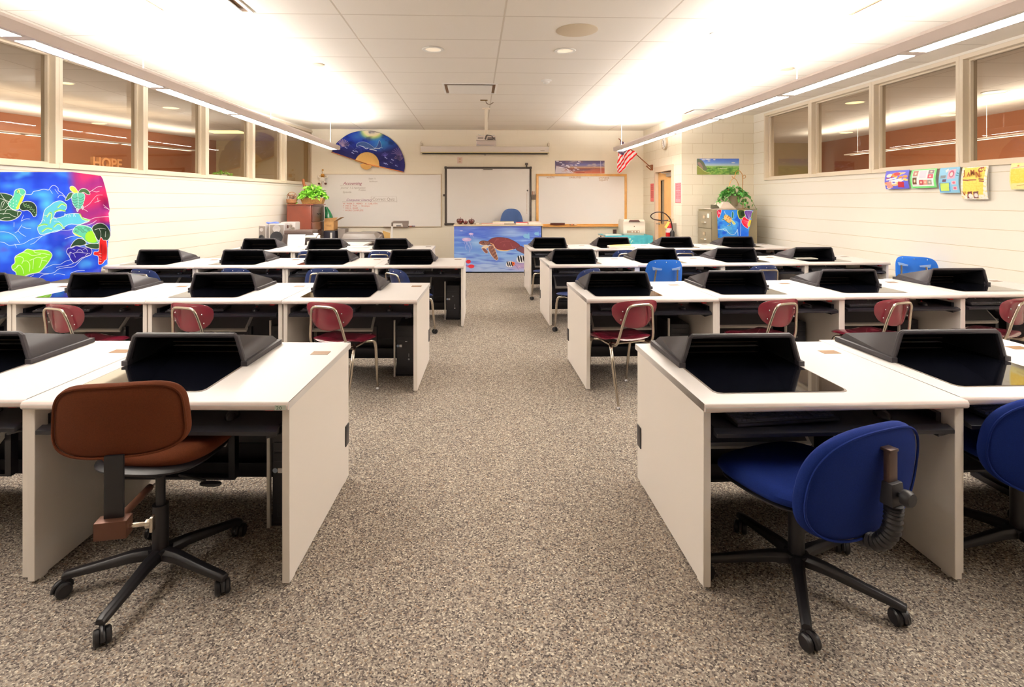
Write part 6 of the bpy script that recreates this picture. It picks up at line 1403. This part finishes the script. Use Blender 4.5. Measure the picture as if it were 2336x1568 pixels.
def bag(u, v):
    a_ = 2*PI*u; k_ = v; R_ = .11*(1-.75*k_**2)+.012*math.sin(a_*5+k_*9)*(1-k_); return (math.cos(a_)*R_-.09*k_*k_, math.sin(a_)*R_*.8, bh2*k_+.02*math.sin(a_*3)*(1-k_))
MB().grid(bag, 36, 14).build('bag_skin', mat('bag_green', (24,112,66), .25, coat=.4, noise=.2, nscale=9), t)
MB().tube(smooth_path([(.0,-.10,bh2*.35),(.04,-.10,bh2*.42),(.02,-.095,bh2*.5),(-.03,-.09,bh2*.45),(.0,-.10,bh2*.38)]), .012, 6).build('bag_print', mat('bag_print_green', (90,210,120), .4), t)
# grey long copier and dark case behind it
x0, x1, z0, z1 = ub(778, 862, 532, 560, 11.0); t = thing('wide_printer', 'wide grey printer on a stand behind the back left desks', 'printer', ((x0+x1)/2, 11.3, 0)); w_ = x1-x0
k = MB(); k.hexa([(-w_/2,-.25,.66),(w_/2,-.25,.66),(w_/2,.25,.66),(-w_/2,.25,.66),(-w_/2,-.25,.74),(w_/2,-.25,.74),(w_/2,.25,.80),(-w_/2,.25,.80)]); k.build('printer_base', m_mg, t, bevel=.01)
k = MB(); k.hexa([(-w_/2,-.24,.745),(w_/2-.03,-.24,.745),(w_/2-.03,.24,.8),(-w_/2,.24,.8),(-w_/2+.02,-.18,z1-.02),(w_/2-.1,-.18,z1-.02),(w_/2-.12,.22,z1),(-w_/2+.02,.22,z1)]); k.build('printer_cover', mat('cover_grey', (116,107,100), .4), t, bevel=.012)
k = MB(); k.box(-w_/2, w_/2-.05, -.262, -.25, .735, .748); k.box(-w_/2, w_/2-.05, -.262, -.25, .70, .71); k.build('cover_seam', m_lg, t, smooth=0)
for x in (-w_/2+.04, w_/2-.04): MB().box(x-.02, x+.02, -.2, .2, 0, .66).build('stand_leg', m_steel, t)
x0, x1, z0, z1 = ub(800, 868, 529.5, 560, 11.9); t = thing('hard_case', 'dark rounded case behind the wide grey printer', 'case', ((x0+x1)/2+.05, 12.1, 0)); w_ = x1-x0
MB().pad(w_, z1, .3, 6, lambda a, b, c: (a, c, z1/2+b), n=44, dome=.2).build('case_shell', m_dg, t)
x0, x1, z0, z1 = ub(869, 886, 528, 560, 12.1); t = thing('corkboard', 'small tan board leaning between the dark case and the white pole', 'board', ((x0+x1)/2, 12.3, .40)); w_ = x1-x0; h_ = z1-.40
MB().hexa([(-w_/2,0,0),(w_/2,0,0),(w_/2,.015,0),(-w_/2,.015,0),(-w_/2,.03,h_),(w_/2,.03,h_-.05),(w_/2,.045,h_-.05),(-w_/2,.045,h_)]).build('board_face', mat('cork_tan', (206,166,100), .8), t, smooth=0)
MB().box(-w_/2, w_/2, -.06, .12, -.395, 0).build('board_stand', m_dg, t, smooth=0)
# overhead projector head on white pole
p = at(893, 545, 11.9); t = thing('document_camera', 'white pole with a grey square arm at the top, beside the long whiteboard', 'stand', (p.x, 12.0, 0)); zt_ = at(893, 506, 12.0).z
MB().tube([(0,0,.03),(0,0,zt_-.10)], .022, 12).build('pole', mat('pole_white', (240,236,228), .35), t); MB().box(-.2, .2, -.2, .2, 0, .03).build('foot_plate', m_dg, t, bevel=.004)
k = MB(); k.tube([(0,0,zt_-.11),(0,0,zt_-.03),(.02,0,zt_-.005),(.08,0,zt_)], .022, 8); k.box(.03, .36, -.04, .04, zt_-.035, zt_+.02); k.hexa([(.25,-.04,zt_-.13),(.34,-.04,zt_-.13),(.34,.04,zt_-.13),(.25,.04,zt_-.13),(.22,-.04,zt_-.03),(.36,-.04,zt_-.03),(.36,.04,zt_-.03),(.22,.04,zt_-.03)]); k.build('arm', mat('arm_grey', (116,102,94), .4), t, bevel=.004)
# papers on desks
def paper(key, rank, lx, ly, w_, d_, h_, rz, col, label, cat='papers', name='paper_stack', top=None):
    p = on_desk(key, rank, lx, ly, HT+.0035); t = thing(name, label, cat, p, rz)
    MB().box(-w_/2, w_/2, -d_/2, d_/2, 0, h_).build('sheets', mat('paper_%d' % sum(col), col, .6), t, bevel=.001, seg=1)
    if top: MB().hexa([(-w_/2+.02,-d_/2+.02,h_),(w_/2-.05,-d_/2+.05,h_),(w_/2,d_/2,h_),(-w_/2+.03,d_/2-.02,h_),(-w_/2+.02,-d_/2+.02,h_+.004),(w_/2-.05,-d_/2+.05,h_+.004),(w_/2,d_/2,h_+.02),(-w_/2+.03,d_/2-.02,h_+.004)]).build('top_sheet', mat('paper_y%d' % sum(top), top, .5), t, smooth=0)
paper('R4', 1, .42, .16, .40, .26, .03, -.1, (240,230,216), 'stack of white papers with a yellow folder, back row right desk', top=(246,214,110))
paper('L4', 1, .86, .62, .34, .28, .006, .25, (250,246,242), 'loose white sheet on the back row left desk')
paper('R3', 3, .28, .50, .28, .16, .006, .0, (244,238,228), 'white sheet under the monitor hood near the right wall')

# decor letters on the sill of the next rooms
def sill_letters(s, size, u, v, m, label, name='letter_ornament'):
    p = atL(u, v, -.24); ang = angL
    t = thing(name, label, 'ornament', (p.x, p.y, ZS+.052), 0)
    n_ = LDIR; 
    text_obj('letters', s, size, m, t, lambda x, y, tt: (n_.x*x-tt*n_.y*0-tt*.9, n_.y*x, y+.005), ext=.02, bold=.004)
    return t
sill_letters('HOPE', .19, 208, 392, mat('letters_orange', (250,176,112), .5), 'orange wooden HOPE letters on the sill behind the second left window')
p = atL(508, 404, -.22); t = plant('potted_plant', 'pale green leafy sprig on the sill behind the fourth left window', (p.x, p.y, ZS+.07), .10, .22, .06, 50, .06, m_l1, .3, 21, 0, .6)
MB().box(-.03, .03, -.12, .12, -.02, .03).build('pot', m_white, t)
